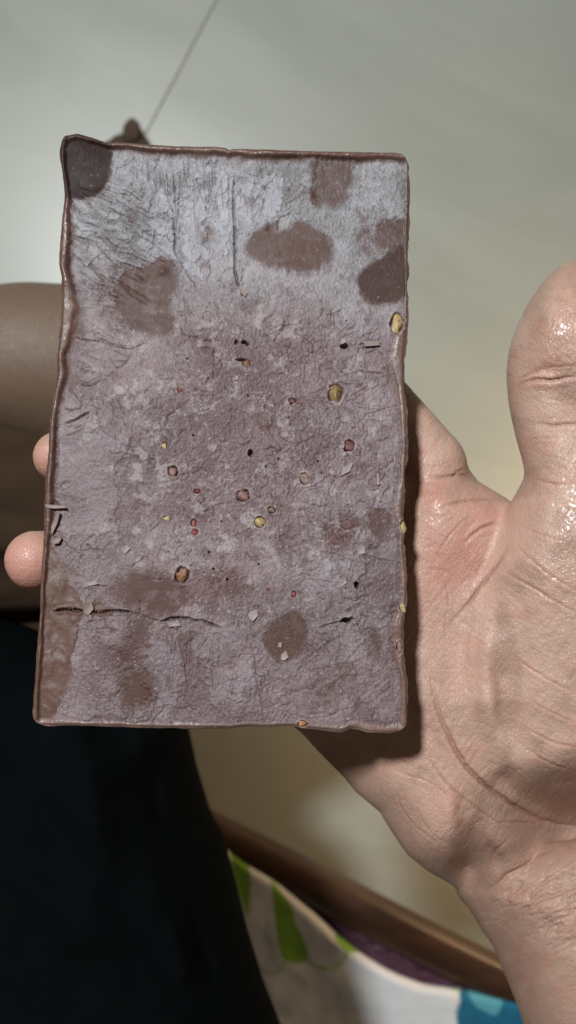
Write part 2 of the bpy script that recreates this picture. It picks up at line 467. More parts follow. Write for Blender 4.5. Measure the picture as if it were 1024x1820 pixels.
for k in range(12): scrape(r_.uniform(430, 640), r_.uniform(280, 400), r_.gauss(85, 14), r_.uniform(10, 30), r_.uniform(.6, 1.0), r_.uniform(.8, 1.8))
for k in range(22): scrape(r_.uniform(260, 480), r_.uniform(1120, 1200), r_.gauss(88, 7), r_.uniform(14, 60), r_.uniform(.6, 1.1), r_.uniform(.9, 2.0))
for k in range(22): scrape(r_.uniform(600, 690), r_.uniform(600, 800), r_.gauss(-8, 14), r_.uniform(12, 45), r_.uniform(.6, 1.1), r_.uniform(.9, 2.2))
for k in range(14): scrape(r_.uniform(120, 220), r_.uniform(590, 720), r_.gauss(12, 14), r_.uniform(14, 50), r_.uniform(.6, 1.0), r_.uniform(.9, 2.0))
for k in range(70):     # hairline cracks between the plates
    x, y = r_.uniform(135, 705), r_.uniform(290, 1270); a = r_.uniform(0, 6.28); pts = [(x, y)]
    for q in range(r_.randint(2, 5)):
        a += r_.uniform(-.9, .9); x += math.cos(a) * r_.uniform(5, 12); y += math.sin(a) * r_.uniform(5, 12); pts.append((x, y))
    if len(pts) > 1 and all(60 < p[0] < 735 and 250 < p[1] < 1300 for p in pts):
        if smoothm[int((pts[0][1] - 225) / ST), int((pts[0][0] - 40) / ST)] < .4: crack(pts, r_.uniform(.7, 1.2), r_.uniform(1, 2.6), True, 1.2)

# lips along the rim: the raised, smoother edge left by the mould
xl = interp(XL, V); xr = interp(XR, V); yt = interp(YT, U); yb = interp(YB, U)
lip = np.zeros(U.shape); inner = np.zeros(U.shape)
wav = jit(2.0, 30, 61)
for d, w, hh in ((U - xl, interp(LIPL, V), 8.0), (xr - U, interp(LIPR, V), 3.5), (V - yt, interp(LIPT, U), 8.5), (yb - V, interp(LIPB, U), 1.6)):
    w = np.maximum(w * (.8 + .55 * fbm(U, V, 40, 3, 65)) + wav * 1.3, 3)
    hh = hh * (.6 + .8 * fbm(U, V, 48, 2, 67)); m = sstep(w * 1.25, w * .70, d)
    dome = np.sqrt(np.clip(1 - (np.clip(d / w, 0, 1) - .45) ** 2 / .5, 0, 1))
    Hm = np.where(m > 0, Hm * (1 - .7 * m) + np.maximum(0, m * hh * dome), Hm)
    lip = np.maximum(lip, m * (.45 + .55 * sstep(.36, .56, fbm(U, V, 15, 4, 69, .6)))); inner = np.maximum(inner, sstep(w * 1.9, w * 1.15, d + jit(3, 12, 63)) * np.minimum(1, hh / 7))
bare = np.maximum(bare, inner * .85)
bump_c = np.exp(-(((U - 135) / 40) ** 2 + ((V - 262) / 35) ** 2))
Hm += bump_c * 7
Hm += strip * ((fbm(U, V / 1.4, 34, 3, 167) - .5) * 7 + (fbm(U, V, 9, 3, 169) - .5) * 1.0)
# soft worn edge
edge = np.minimum(np.minimum(U - xl, xr - U), np.minimum(V - yt, yb - V))
Hm -= 4.0 * (1 - sstep(0, 7, edge)) ** 2

# finger print ridges on the oval mark
fp = stain([(515,1082),(548,1082),(556,1125),(545,1170),(520,1178),(512,1130)], 5, 1, .2)
rr = np.hypot(U - 440, (V - 1135) * .8)
Hm += fp * np.sin(rr * 1.55) * .8

# sockets of the seeds and other holes
SEEDS = [ # u, v, rx, ry, rot, colour key, depth below face, hole margin
    (596,699,11.5,14.5,0,'ochre',-3,3.0),(621,793,8.5,8.5,10,'darkred',-5,2.5),(542,851,7.5,10,-20,'rose',-5,2.6),(432,881,9.5,9.5,15,'rosebrown',-5,2.6),
    (462,928,9.5,7.5,0,'yellow',-3.5,2.2),(483,907,7,5,25,'brownseed',-5,2),(520,712,5.5,4.5,0,'darkred',-4,1.5),(324,1022,10.5,13,0,'amber',-5,3.5),
    (307,838,8,8.5,30,'rosebrown',-5.5,2.5),(296,921,5.5,4,0,'yellow',-2.5,1.5),(344,930,4,6.5,10,'red',-4,1.5),(346,946,5,5,0,'red',-4,1.5),
    (292,792,4,6,0,'yellow',-2.5,1),(351,873,4.5,3.5,0,'red',-4,1.5),
    (706,574,10.5,15.5,8,'yellow',-1.5,3.5),(438,645,5,4.5,0,'amber',-5,2.5),(522,1056,3.5,5,20,'red',-3.5,1.5),(476,1047,3,2.5,0,'red',-3,1),
    (717,937,5.5,10,0,'yellow',-4,1),(716,1081,5,8,0,'yellow',-5,1),(710,1152,5,11,4,'rose',-5,.5),(537,1286,8,5,0,'orange',-4,1.5),
    (320,694,4.5,3,30,'red',-2.8,1)]
HOLES = [(444,805,4,6,16),(434,608,5,3,12),(420,609,3,4,8),(427,640,9,2.4,10),(634,1041,4.5,6,16),(612,616,6,4.5,12),(616,1103,10,5,16),(518,718,3,3,6),(440,612,3,3,10),
         (380,1012,2.4,2,7),(404,1030,2.2,2.2,8),(460,1003,2,2,7),(344,773,2.4,2.4,8),(473,829,2,2,6),(441,703,2,2,6),(566,820,2.2,2,6),(394,927,2,2,6),(372,981,2,2,7),(495,815,2,2,6),(156,968,2,2,5)]
halo = np.zeros(U.shape); hole = np.zeros(U.shape)
def pit(u, v, rx, ry, depth, ang=0, sharp=3, rimh=1.2):
    s = sub(U, V, [(u, v)], max(rx, ry) * 2.6 + 12)
    jx, jy = (fbm(U[s], V[s], 9, 3, 73) - .5) * min(rx, 9) * .9, (fbm(U[s], V[s], 9, 3, 75) - .5) * min(ry, 9) * .9
    x, y = rot(U[s] + jx - u, V[s] + jy - v, ang)
    q = np.sqrt((x / rx) ** 2 + (y / ry) ** 2)
    m = sstep(1.12, .82, q)
    Hm[s] = Hm[s] * (1 - m) - depth * m
    Hm[s] += rimh * np.exp(-((q - 1.28) / .16) ** 2)
    halo[s] = np.maximum(halo[s], np.exp(-((q - 1.22) / .26) ** 2) * sstep(.36, .66, fbm(U[s], V[s], 8, 3, 71)) * .8)
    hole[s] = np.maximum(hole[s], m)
SEED_H = []
for (u, v, rx, ry, a, ck, dz, mg) in SEEDS:
    SEED_H.append(float(sample(Hm, gu[0], gv[0], ST, np.array([u]), np.array([v]))[0]))
    pit(u, v, rx + mg * .45, ry + mg * .45, 7 if rx > 6 else 4.5, a)
for (u, v, rx, ry, dp) in HOLES: pit(u, v, rx, ry, dp, 0)
for k in range(60):
    x, y = r_.uniform(250, 690), r_.uniform(560, 1060)
    pit(x, y, r_.uniform(.9, 1.6), r_.uniform(.9, 1.6), r_.uniform(2, 5), 0, 3, .3)
# little raised nodules
for (u, v, r, h) in [(289,482,9,4),(552,348,7,4),(282,282,3,3),(370,285,3,2.5),(573,936,8,5),(188,458,3,2),(472,405,5,3)]:
    s = sub(U, V, [(u, v)], r * 3); q = np.hypot(U[s] - u, V[s] - v) / r; Hm[s] += h * np.exp(-q ** 2)
# crumb ridge left between the two halves of the lower crack
for (u, v, rx, ry, h) in [(156,1080,9,13,7),(160,1098,6,7,5),(225,1080,8,4,4),(160,1036,16,6,3.5),(312,1110,12,5,5),(622,1094,12,4,5),(632,1108,5,9,5),(592,842,9,5,2.5)]:
    s = sub(U, V, [(u, v)], 50); q = np.hypot((UW[s] - u) / rx, (VW[s] - v) / ry); Hm[s] += h * np.exp(-q ** 2) * (.5 + fbm(U[s], V[s], 6, 3, 77))
    halo[s] = np.maximum(halo[s], .8 * np.exp(-q ** 2 * 1.2))

# whitish dust caught in the middle
dust = sstep(.60, .72, fbm(U, V, 22, 5, 81, .65)) * sstep(330, 200, np.hypot((U - 420) * .9, (V - 790) * .8)) * .55
dust = np.maximum(dust, sstep(.78, .84, fbm(U, V, 6, 3, 85)) * .6) * (1 - smoothm * .6)

veil = sstep(300, 120, np.hypot((U - 430) * 1.1, (V - 800) * .75))
web = np.exp(-((fbm(U + smear * 30, V + mid * 30, 19, 4, 87, .6) - .5) / .022) ** 2) * veil * sstep(.40, .62, fbm(U, V, 40, 3, 89))
dust = np.maximum(dust, web * .8); Hm += web * .9
# face mesh
NI, NJ = 540, 900
ti = np.linspace(0, 1, NI); tj = np.linspace(0, 1, NJ)
tj = .5 - .5 * np.sign(.5 - tj) * np.abs(1 - 2 * tj) ** .92
RC = {'tl': 18, 'tr': 24, 'bl': 26, 'br': 30}
y_mid0, y_mid1 = 255.0, 1295.0
vv0 = y_mid0 + (y_mid1 - y_mid0) * tj
XLj = interp(XL, vv0).astype(float); XRj = interp(XR, vv0).astype(float)
def corner_in(dist, r): 
    q = np.clip(1 - dist / r, 0, 1); return r * (1 - np.sqrt(1 - q * q))
XLj += corner_in(vv0 - y_mid0, RC['tl']) + corner_in(y_mid1 - vv0, RC['bl'])
XRj = XRj + (fbm(vv0, vv0 * 0 + 3.3, 28, 3, 161) - .5) * 7 + (fbm(vv0, vv0 * 0 + 8.3, 9, 2, 163) - .5) * 1.6
XLj = XLj + (fbm(vv0, vv0 * 0 + 5.3, 22, 3, 165) - .5) * 3
XRj -= corner_in(vv0 - y_mid0, RC['tr']) + corner_in(y_mid1 - vv0, RC['br'])
GU = XLj[:, None] + (XRj - XLj)[:, None] * ti[None, :]
t_top = interp(YT, GU) - y_mid0; t_bot = interp(YB, GU) - y_mid1
GV = vv0[:, None] + t_top * (1 - tj)[:, None] ** 6 + t_bot * (tj)[:, None] ** 6
hs = sample(Hm, gu[0], gv[0], ST, GU, GV)
VX = on_slab(GU, GV, hs).reshape(-1, 3)
idx = np.arange(NI * NJ).reshape(NJ, NI)
F = np.stack([idx[:-1, :-1], idx[1:, :-1], idx[1:, 1:], idx[:-1, 1:]], -1).reshape(-1, 4)
# side wall rings
ring = np.concatenate([idx[0, :], idx[1:, -1], idx[-1, -2::-1], idx[-2:0:-1, 0]])
ru = GU.reshape(-1)[ring]; rv = GV.reshape(-1)[ring]; rh = hs.reshape(-1)[ring]
nr = len(ring)
tx = np.roll(ru, -3) - np.roll(ru, 3); ty = np.roll(rv, -3) - np.roll(rv, 3); tl = np.hypot(tx, ty) + 1e-6
for _ in range(3):
    tx = (np.roll(tx, 1) + tx + np.roll(tx, -1)) / 3; ty = (np.roll(ty, 1) + ty + np.roll(ty, -1)) / 3
tl = np.hypot(tx, ty) + 1e-6; ox, oy = ty / tl, -tx / tl
if (ox * (ru - 400) + oy * (rv - 780)).mean() < 0: ox, oy = -ox, -oy
rings = [ring]; allV = [VX]; base = len(VX); au = [GU.ravel()]; av = [GV.ravel()]
prev = ring
nz = fbm(ru, rv, 30, 3, 91) - .5
for off, dep in ((.8, -2.0), (1.4, -5.0), (1.2, -12), (-1, -28), (-3, -48), (-6, -66), (-12, -78), (-30, -82), (-90, -83)):
    hh = rh * max(0, 1 + dep / 12) + dep + nz * 3
    P = on_slab(ru + ox * (off + nz * 2), rv + oy * (off + nz * 2), hh)
    cur = base + np.arange(nr); base += nr
    allV.append(P); au.append(ru + ox * off); av.append(rv + oy * off)
    F = np.concatenate([F, np.stack([prev, np.roll(prev, -1), np.roll(cur, -1), cur], -1)])
    prev = cur
cen = on_slab(np.array([400.]), np.array([780.]), np.array([-84.]))
allV.append(cen); au.append([400.]); av.append([780.])
F = np.concatenate([F, np.stack([prev, np.roll(prev, -1), np.full(nr, base), np.full(nr, base)], -1)])
# last fan as degenerate quads -> drop to a clean triangle-free cap
F = F[:-nr]
VX = np.concatenate(allV)[:-1]
au = np.concatenate(au)[:-1]; av = np.concatenate(av)[:-1]

def mat_slab():
    t = NT("chocolate")
    bare_, dark_, red_, lip_, pal_, halo_, hole_, str_, tone, dust_, wallm, top = [t.attr(n) for n in
        ("bare", "dark", "red", "lip", "pale", "halo", "hole", "strip", "tone", "dust", "wall", "topness")]
    n1 = t.noise(420, 5, .65); n2 = t.noise(1500, 4, .6); n3 = t.noise(90, 4, .6)
    mott = t.attr('mott')
    bloom = t.mix(t.math('ADD', t.math('MULTIPLY', mott, .8), t.math('MULTIPLY', t.ramp(n1, .3, .7), .2)), (.076, .040, .040), (.252, .186, .192))
    bloom = t.mix(t.ramp(n3, .40, .75, 0, .6), bloom, (.105, .070, .070))
    bloom = t.mix(t.math('MULTIPLY', tone, .35), bloom, (.29, .262, .275))
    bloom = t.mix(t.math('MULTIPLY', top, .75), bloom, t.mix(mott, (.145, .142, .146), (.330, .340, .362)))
    bloom = t.mix(t.math('MULTIPLY', red_, .75), bloom, (.098, .036, .038))
    bloom = t.mix(t.math('MULTIPLY', pal_, .8), bloom, (.40, .405, .45))
    choc = t.mix(t.math('ADD', t.math('MULTIPLY', n3, .7), t.math('MULTIPLY', mott, .3)), (.050, .021, .015), (.100, .047, .034))
    choc = t.mix(t.math('MULTIPLY', red_, .6), choc, (.085, .032, .028))
    choc = t.mix(t.math('MULTIPLY', str_, .7), choc, (.125, .068, .050))
    choc = t.mix(t.math('MULTIPLY', dark_, .85), choc, (.018, .011, .010))
    c = t.mix(bare_, bloom, choc)
    c = t.mix(t.math('MULTIPLY', lip_, .85), c, t.mix(t.ramp(n3, .3, .7), (.100, .048, .033), (.170, .096, .074)))
    c = t.mix(t.math('MULTIPLY', t.math('MULTIPLY', dust_, 1), .8), c, (.40, .355, .355))
    c = t.mix(t.math('MULTIPLY', halo_, .55), c, (.46, .39, .37))
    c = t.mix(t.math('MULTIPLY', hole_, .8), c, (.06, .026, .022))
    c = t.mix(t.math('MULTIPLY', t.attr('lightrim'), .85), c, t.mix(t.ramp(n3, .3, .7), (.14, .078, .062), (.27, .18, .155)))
    c = t.mix(wallm, c, t.mix(n3, (.14, .085, .07), (.19, .12, .10)))
    c = t.mix(t.math('MULTIPLY', t.math('MULTIPLY', dark_, lip_), .8), c, (.035, .021, .018))
    rgh = t.ramp(n1, .25, .75, .50, .66)
    rgh = t.math('SUBTRACT', rgh, t.math('MULTIPLY', t.math('MAXIMUM', lip_, t.math('MULTIPLY', str_, .35)), .22))
    t.set(color=c, rough=rgh, spec=t.math('SUBTRACT', t.math('SUBTRACT', .46, t.math('MULTIPLY', bare_, .16)), t.math('MULTIPLY', dark_, .18)), sss=.03)
    t.b.inputs["Subsurface Radius"].default_value = (1, .5, .35); t.b.inputs["Subsurface Scale"].default_value = .0006
    bs = t.ramp(t.math('MAXIMUM', lip_, t.math('MAXIMUM', str_, bare_)), 0, 1, 1.0, .22)
    hgt = t.math('MULTIPLY', t.math('ADD', n1, t.math('MULTIPLY', n2, .6)), bs)
    t.bump(hgt, .45, .00016)
    return t.m
M_slab = mat_slab()
slab = mesh_from("chocolate_slab", VX, F, M_slab)
tag(slab, "rectangular chocolate slab with whitish bloom, cracks and embedded seeds, lying in the open hand", "chocolate slab")
topness = sstep(660, 380, V + jit(50, 90, 95)) * (1 - .5 * red)  # blue-grey upper part: partly own tone, partly lamp sheen painted into the colour
mott = np.clip(.50 - .17 * veil + fine * .75 + mid * .6 + grit * .65 + smear * smw * .7 + ftone - swirl * .2 + (fbm(U, V, 110, 4, 37, .6) - .5) * 1.5 + streak * 2.0 - crk * .8, 0, 1)
tone = plates_where * plate_tone + .25 * np.clip(streak * 3, 0, 1)
for nm, M in (("bare", bare), ("dark", dark), ("red", red), ("lip", lip), ("pale", pale), ("halo", halo), ("hole", hole),
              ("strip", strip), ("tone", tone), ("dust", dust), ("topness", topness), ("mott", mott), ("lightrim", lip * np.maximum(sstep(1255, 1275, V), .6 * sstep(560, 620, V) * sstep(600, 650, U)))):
    attr(slab, nm, sample(M, gu[0], gv[0], ST, au, av))
wl = np.zeros(len(VX)); wl[NI * NJ + nr:] = 1; attr(slab, "wall", wl)

# seeds: each one a lumpy little body set in its socket
def mat_seed(name, a, b, rough=.5):
    a = tuple(x * .55 for x in a); b = tuple(x * .70 for x in b)
    t = NT(name); n = t.noise(700, 4, .7)
    t.set(color=t.mix(t.ramp(t.noise(430, 4, .7), .56, .66, 0, .5), t.mix(t.ramp(n, .35, .65), a, b), (.16, .11, .105)), rough=rough, spec=.4, sss=.1); t.b.inputs["Subsurface Scale"].default_value = .001
    t.bump(t.noise(900, 3), .4, .0002); return t.m
SC = {'ochre': mat_seed('seed_ochre', (.25, .15, .045), (.42, .29, .10)), 'yellow': mat_seed('seed_yellow', (.52, .34, .12), (.66, .50, .24)),
      'darkred': mat_seed('seed_dark_red', (.13, .035, .025), (.22, .07, .05)), 'rose': mat_seed('seed_rose', (.26, .15, .12), (.36, .22, .18)),
      'rosebrown': mat_seed('seed_rose_brown', (.22, .10, .08), (.34, .18, .15)), 'brownseed': mat_seed('seed_brown', (.18, .11, .07), (.30, .20, .13)),
      'amber': mat_seed('seed_amber', (.20, .075, .025), (.38, .18, .07)), 'red': mat_seed('seed_red', (.22, .03, .02), (.36, .06, .05)),
      'orange': mat_seed('seed_orange', (.45, .16, .06), (.60, .30, .14))}
def blob_mesh(seed, nu=20, nv=12, rough=.12):
    r = np.random.default_rng(seed); ph = r.random(6) * 6.28; V = []; F = []
    for j in range(nv + 1):
        th = math.pi * j / nv
        for i in range(nu):
            a = 2 * math.pi * i / nu
            d = np.array([math.sin(th) * math.cos(a), math.sin(th) * math.sin(a), math.cos(th)])
            k = 1 + rough * (math.sin(2 * a + ph[0]) * .5 + math.sin(3 * a + ph[1]) * .3) * math.sin(th) + rough * .5 * math.sin(3 * th + ph[2])
            V.append(d * k)
    for j in range(nv):
        for i in range(nu):
            F.append((j * nu + i, (j + 1) * nu + i, (j + 1) * nu + (i + 1) % nu, j * nu + (i + 1) % nu))
    return np.array(V), F
for k, (u, v, rx, ry, a, ck, dz, mg) in enumerate(SEEDS):
    Vb, Fb = blob_mesh(100 + k, rough=.26); Vb[:, :2] += (fbm(Vb[:, 0] * 3 + k * 9 + 50, Vb[:, 1] * 3 + 50, 2, 3, 700 + k) - .5)[:, None] * .9
    if ck in ('rose', 'rosebrown', 'darkred'): Vb = np.sign(Vb) * np.abs(Vb) ** .7
    c, s_ = math.cos(math.radians(a)), math.sin(math.radians(a))
    X = Vb[:, 0] * rx; Y = Vb[:, 1] * ry
    uu = u + X * c - Y * s_; vv = v + X * s_ + Y * c
    P = on_slab(uu, vv, SEED_H[k] - min(rx, ry) * .42 - .3 + Vb[:, 2] * min(rx, ry) * .42)
    ctr = on_slab(np.array([u]), np.array([v]), np.array([0.]))[0]
    o = mesh_from("seed", P - ctr, Fb, SC[ck]); o.location = ctr; o.parent = slab

# loose flakes and crumbs standing on the face
M_flake = NT("flake"); M_flake.set(color=M_flake.mix(M_flake.noise(300), (.17, .115, .10), (.26, .19, .17)), rough=.55); M_flake = M_flake.m
M_flake2 = NT("pale_flake"); M_flake2.set(color=M_flake2.mix(M_flake2.noise(600), (.20, .155, .15), (.36, .30, .29)), rough=.6); M_flake2 = M_flake2.m
def flake(pts, lift, curl, th, mat, seed=0):
    """pts outline in px, lifted and curled sheet with thickness th"""
    n = len(pts)
    cu = sum(p[0] for p in pts) / n; cv = sum(p[1] for p in pts) / n
    L = max(math.dist(p, (cu, cv)) for p in pts)
    r = random.Random(seed); a = r.uniform(0, 6.28)
    V = []; F = []
    rows = [1, .66, .33]
    for side in (1, 0):
        for k in rows:
            for (x, y) in pts:
                dx, dy = (x - cu) * k, (y - cv) * k
                q = (dx * math.cos(a) + dy * math.sin(a)) / L
                V.append((cu + dx, cv + dy, lift + curl * q * q + curl * .5 * q + (th if side else 0)))
        V.append((cu, cv, lift + (th if side else 0)))
    V = np.array(V); m = 3 * n + 1
    for sd in (0, 1):
        b = sd * m
        for rI in range(2):
            for i in range(n):
                j = (i + 1) % n
                f = (b + rI * n + i, b + rI * n + j, b + (rI + 1) * n + j, b + (rI + 1) * n + i)
                F.append(f)
        for i in range(0, n, 1):
            j = (i + 1) % n
            F.append((b + 2 * n + i, b + 2 * n + j, b + 3 * n, b + 3 * n))
    for i in range(n):
        j = (i + 1) % n; F.append((i, j, m + j, m + i))
    P = on_slab(V[:, 0], V[:, 1], V[:, 2])
    ctr = P.mean(0)
    me = bpy.data.meshes.new("flake"); me.from_pydata([tuple(p - ctr) for p in P], [], [tuple(dict.fromkeys(map(int, f))) for f in F]); me.update()
    me.materials.append(mat)
    o = bpy.data.objects.new("flake", me); COL.objects.link(o); o.location = ctr; o.parent = slab
    return o
flake([(82,897),(100,899),(118,900),(120,904),(100,905),(84,903)], 6, 3, 3, M_flake, 1)
flake([(104,908),(109,912),(104,930),(96,946),(92,950),(93,935)], 5, 6, 1.6, M_flake, 2)
flake([(95,962),(107,950),(111,957),(106,966),(96,968)], 4, 4, 1.6, M_flake, 3)
flake([(646,608),(673,607),(674,615),(648,617)], 2, 1.5, 3, M_flake, 4)
flake([(640,968),(648,970),(648,984),(636,985),(632,975)], 2, 2.5, 1.4, M_flake2, 5)
flake([(609,833),(622,824),(628,822),(622,838),(604,847)], 2, 2, 1.4, M_flake2, 6)
flake([(446,1086),(457,1083),(459,1094),(449,1105),(441,1093)], 1.8, 1.5, 1.2, M_flake2, 7)
flake([(500,1163),(508,1156),(513,1168),(505,1174),(499,1172)], 1.5, 1.5, 1.6, M_flake2, 8)
flake([(495,1142),(501,1142),(500,1151),(494,1150)], 1.5, 1.0, 1.2, M_flake2, 9)
flake([(150,1072),(164,1070),(168,1082),(158,1094),(150,1088)], 4, 3, 3, M_flake, 10)
flake([(148,1034),(170,1031),(176,1038),(156,1042)], 3, 2, 2.5, M_flake2, 11)
flake([(296,1104),(318,1102),(322,1112),(302,1114)], 3, 3, 2.5, M_flake2, 12)
flake([(418,668),(424,668),(423,676),(417,676)], 1.5, 1, 1, M_flake2, 13)
flake([(669,842),(673,842),(674,862),(670,862)], 1.5, 1.5, 1.4, M_flake2, 14)
flake([(602,1030),(614,1030),(617,1036),(606,1042)], 2, 1.5, 1.6, M_flake2, 15)
flake([(424,510),(432,508),(440,522),(436,528),(428,522)], 1, 1.5, 2, M_flake, 16)
flake([(214,975),(226,968),(232,975),(222,985)], 1.5, 1.5, 1.4, M_flake2, 17)
flake([(604,604),(612,602),(615,610),(606,614)], 2, 2, 4, M_flake2, 18)
# tiny crumbs, too many to count
Vc = []; Fc = []; r_ = random.Random(9)
for k in range(900):
    u, v = r_.uniform(110, 715), r_.uniform(275, 1285)
    if k % 6 == 0: u = r_.uniform(90, 400); v = 1092 + r_.gauss(0, 7) + max(0, u - 240) * .08
    if k % 17 == 0: u = r_.gauss(620, 12); v = r_.gauss(1104, 6)
    s = r_.choice([.7, .8, 1, 1.2, 1.8, 2.4]) ; h = float(sample(Hm, gu[0], gv[0], ST, np.array([u]), np.array([v]))[0])
    pts = [(u + r_.uniform(-s, s) * .3 + dx * s * r_.uniform(.6, 1.2), v + dy * s * r_.uniform(.6, 1.2), h - .3 + dz * s * .9) for dx, dy, dz in
           ((1, 0, 0), (0, 1, 0), (-1, 0, 0), (0, -1, 0), (0, 0, 1))]
    P = on_slab(np.array([p[0] for p in pts]), np.array([p[1] for p in pts]), np.array([p[2] for p in pts]))
    b = len(Vc); Vc += [tuple(p) for p in P]
    Fc += [(b + 1, b, b + 4), (b + 2, b + 1, b + 4), (b + 3, b + 2, b + 4), (b, b + 3, b + 4)]
cr = mesh_from("crumbs", Vc, Fc, M_flake2, slab, False); tag(cr, kind="stuff")

# ------------------------------------------------------------------ the hand and arm
def smin(a, b, k):
    h = np.clip(.5 + .5 * (b - a) / k, 0, 1)
    return b * (1 - h) + a * h - k * h * (1 - h)

def tps(points, Ug, Vg):
    P = np.array([p[:2] for p in points], float) / 100; Z = np.array([p[2] for p in points], float)
    def K(r2): return np.where(r2 > 0, r2 * np.log(r2 + 1e-12), 0)
    n = len(P); d = ((P[:, None] - P[None]) ** 2).sum(-1)
    A = np.zeros((n + 3, n + 3)); A[:n, :n] = K(d) + np.eye(n) * .02; A[:n, n] = 1; A[:n, n + 1:] = P; A[n, :n] = 1; A[n + 1:, :n] = P.T
    w = np.linalg.solve(A, np.concatenate([Z, [0, 0, 0]]))
    x = Ug / 100; y = Vg / 100; out = w[n] + w[n + 1] * x + w[n + 2] * y
    for i in range(n): out = out + w[i] * K((x - P[i, 0]) ** 2 + (y - P[i, 1]) ** 2)
    return out
HS = 2.0
hu = np.arange(380, 1420, HS); hv = np.arange(420, 2080, HS)
HU, HV = np.meshgrid(hu, hv)
# layer 1: palm, index root, heel of the hand
PALM = [(600,560),(660,615),(725,690),(760,742),(800,788),(828,826),(850,855),(880,873),(912,893),(980,930),(1120,960),(1300,1100),(1330,1300),(1300,1540),(1150,1640),(900,1680),
        (862,1648),(845,1618),(832,1600),(812,1579),(791,1566),(760,1548),(725,1520),(706,1493),(688,1465),(675,1443),(655,1427),(632,1407),(612,1382),(589,1359),(563,1333),(538,1305),(515,1285),(470,1240),(440,1150),(450,1000),(480,850),(520,700)]
THUMB = [(1040,458),(1010,464),(978,486),(950,520),(930,555),(912,595),(903,630),(900,665),(902,700),(908,740),(920,790),(929,820),(933,846),(922,868),(908,892),(893,925),(868,975),(838,1040),(812,1130),(800,1220),(812,1300),(845,1365),(900,1420),(970,1452),(1060,1460),(1200,1440),(1300,1300),
         (1300,1000),(1215,800),(1175,640),(1130,520),(1085,470)]
ARM = [(818,1592),(839,1612),(862,1646),(874,1673),(888,1711),(906,1753),(920,1789),(930,1819),(965,1920),(1010,2060),(1420,2060),(1420,1560),(1300,1500),(1100,1480),(960,1500),(880,1540)]
sd1 = poly_sdf(HU, HV, PALM) ; sd2 = poly_sdf(HU, HV, smooth_poly(THUMB, 1)); sd3 = poly_sdf(HU, HV, ARM)
zf1 = tps([(725,700,-31),(760,790,-26),(800,820,-22),(850,870,-18.5),(730,880,-19),(790,900,-14),(760,960,-14),(740,1040,-14),(850,950,-15),(840,1020,-15),(800,1100,-14.5),(900,940,-16),
           (745,1150,-14),(745,1250,-14),(760,1330,-14),(720,1340,-17),(690,1400,-21),(650,1380,-27),(600,1330,-31),(740,1400,-17),(760,1460,-16),(800,1480,-15),(800,1525,-22),(720,1480,-22),
           (840,1470,-17),(830,1540,-39),(840,1510,-27),(870,1500,-22),(920,1500,-27),(860,1560,-35),(900,1580,-31),(960,1465,-40),(1000,1480,-50),(1020,1560,-45),(1100,1500,-50),(860,1400,-15),(950,1430,-32),(1000,1395,-22),(1000,1440,-42),(1080,1420,-34),
           (900,1200,-14),(1000,1100,-12),(1100,1200,-12),(1200,1300,-14),(600,1000,-19),(600,800,-25),(520,900,-24),(550,1150,-22),(500,1220,-30),(640,1200,-18),(650,640,-26)], HU, HV) * 1e-3
zf2 = tps([(1040,480,-3),(1000,520,0),(1060,560,4),(960,600,-1),(1000,640,1.5),(930,650,-4),(1060,680,3),(1000,720,-1.5),(1060,760,0),(960,800,-3),(1020,840,0),(1100,820,2),(960,880,-3.5),(930,920,-6),(1010,940,1),
           (1080,960,3),(900,980,-8),(960,1010,-2.5),(1020,1060,0),(1100,1100,2),(862,1060,-10.5),(872,1150,-8.5),(862,1250,-8.5),(868,1340,-10.5),(900,1100,-7.5),(900,1200,-8.5),(905,1300,-10.5),(935,1150,-5.5),
           (940,1250,-6.5),(940,1330,-9),(900,1395,-14),(1000,1200,-3),(1000,1300,-5.5),(1000,1352,-8),(950,1400,-19),(1000,1378,-15),(1000,1400,-27),(1000,1425,-40),(1080,1385,-18),(1080,1425,-40),(1080,1350,-7),(815,1180,-13),(820,1260,-12.5),(850,1370,-14),(1150,1250,-2),(840,1120,-12)], HU, HV) * 1e-3
zf3 = tps([(840,1600,-34),(880,1580,-27),(930,1560,-22),(1000,1535,-18.5),(1080,1525,-17),(870,1650,-30),(920,1640,-22),(980,1640,-18),(1060,1650,-16),(900,1720,-27),(950,1720,-19),(1020,1740,-15.5),(1100,1740,-14),
           (940,1800,-21),(1000,1820,-16),(1080,1850,-14),(1200,1700,-17),(1300,1800,-22),(1150,1950,-14),(1020,1950,-20)], HU, HV) * 1e-3
VOX = 0.0007
lo = np.array([-0.098, -0.172, -0.085]); hi = np.array([0.125, 0.085, 0.022])
nx, ny, nz_ = [int((hi[i] - lo[i]) / VOX) + 1 for i in range(3)]
gx = (lo[0] + np.arange(nx) * VOX).astype(np.float32); gy = (lo[1] + np.arange(ny) * VOX).astype(np.float32); gz = (lo[2] + np.arange(nz_) * VOX).astype(np.float32)
SDF = np.full((nx, ny, nz_), .02, np.float32)
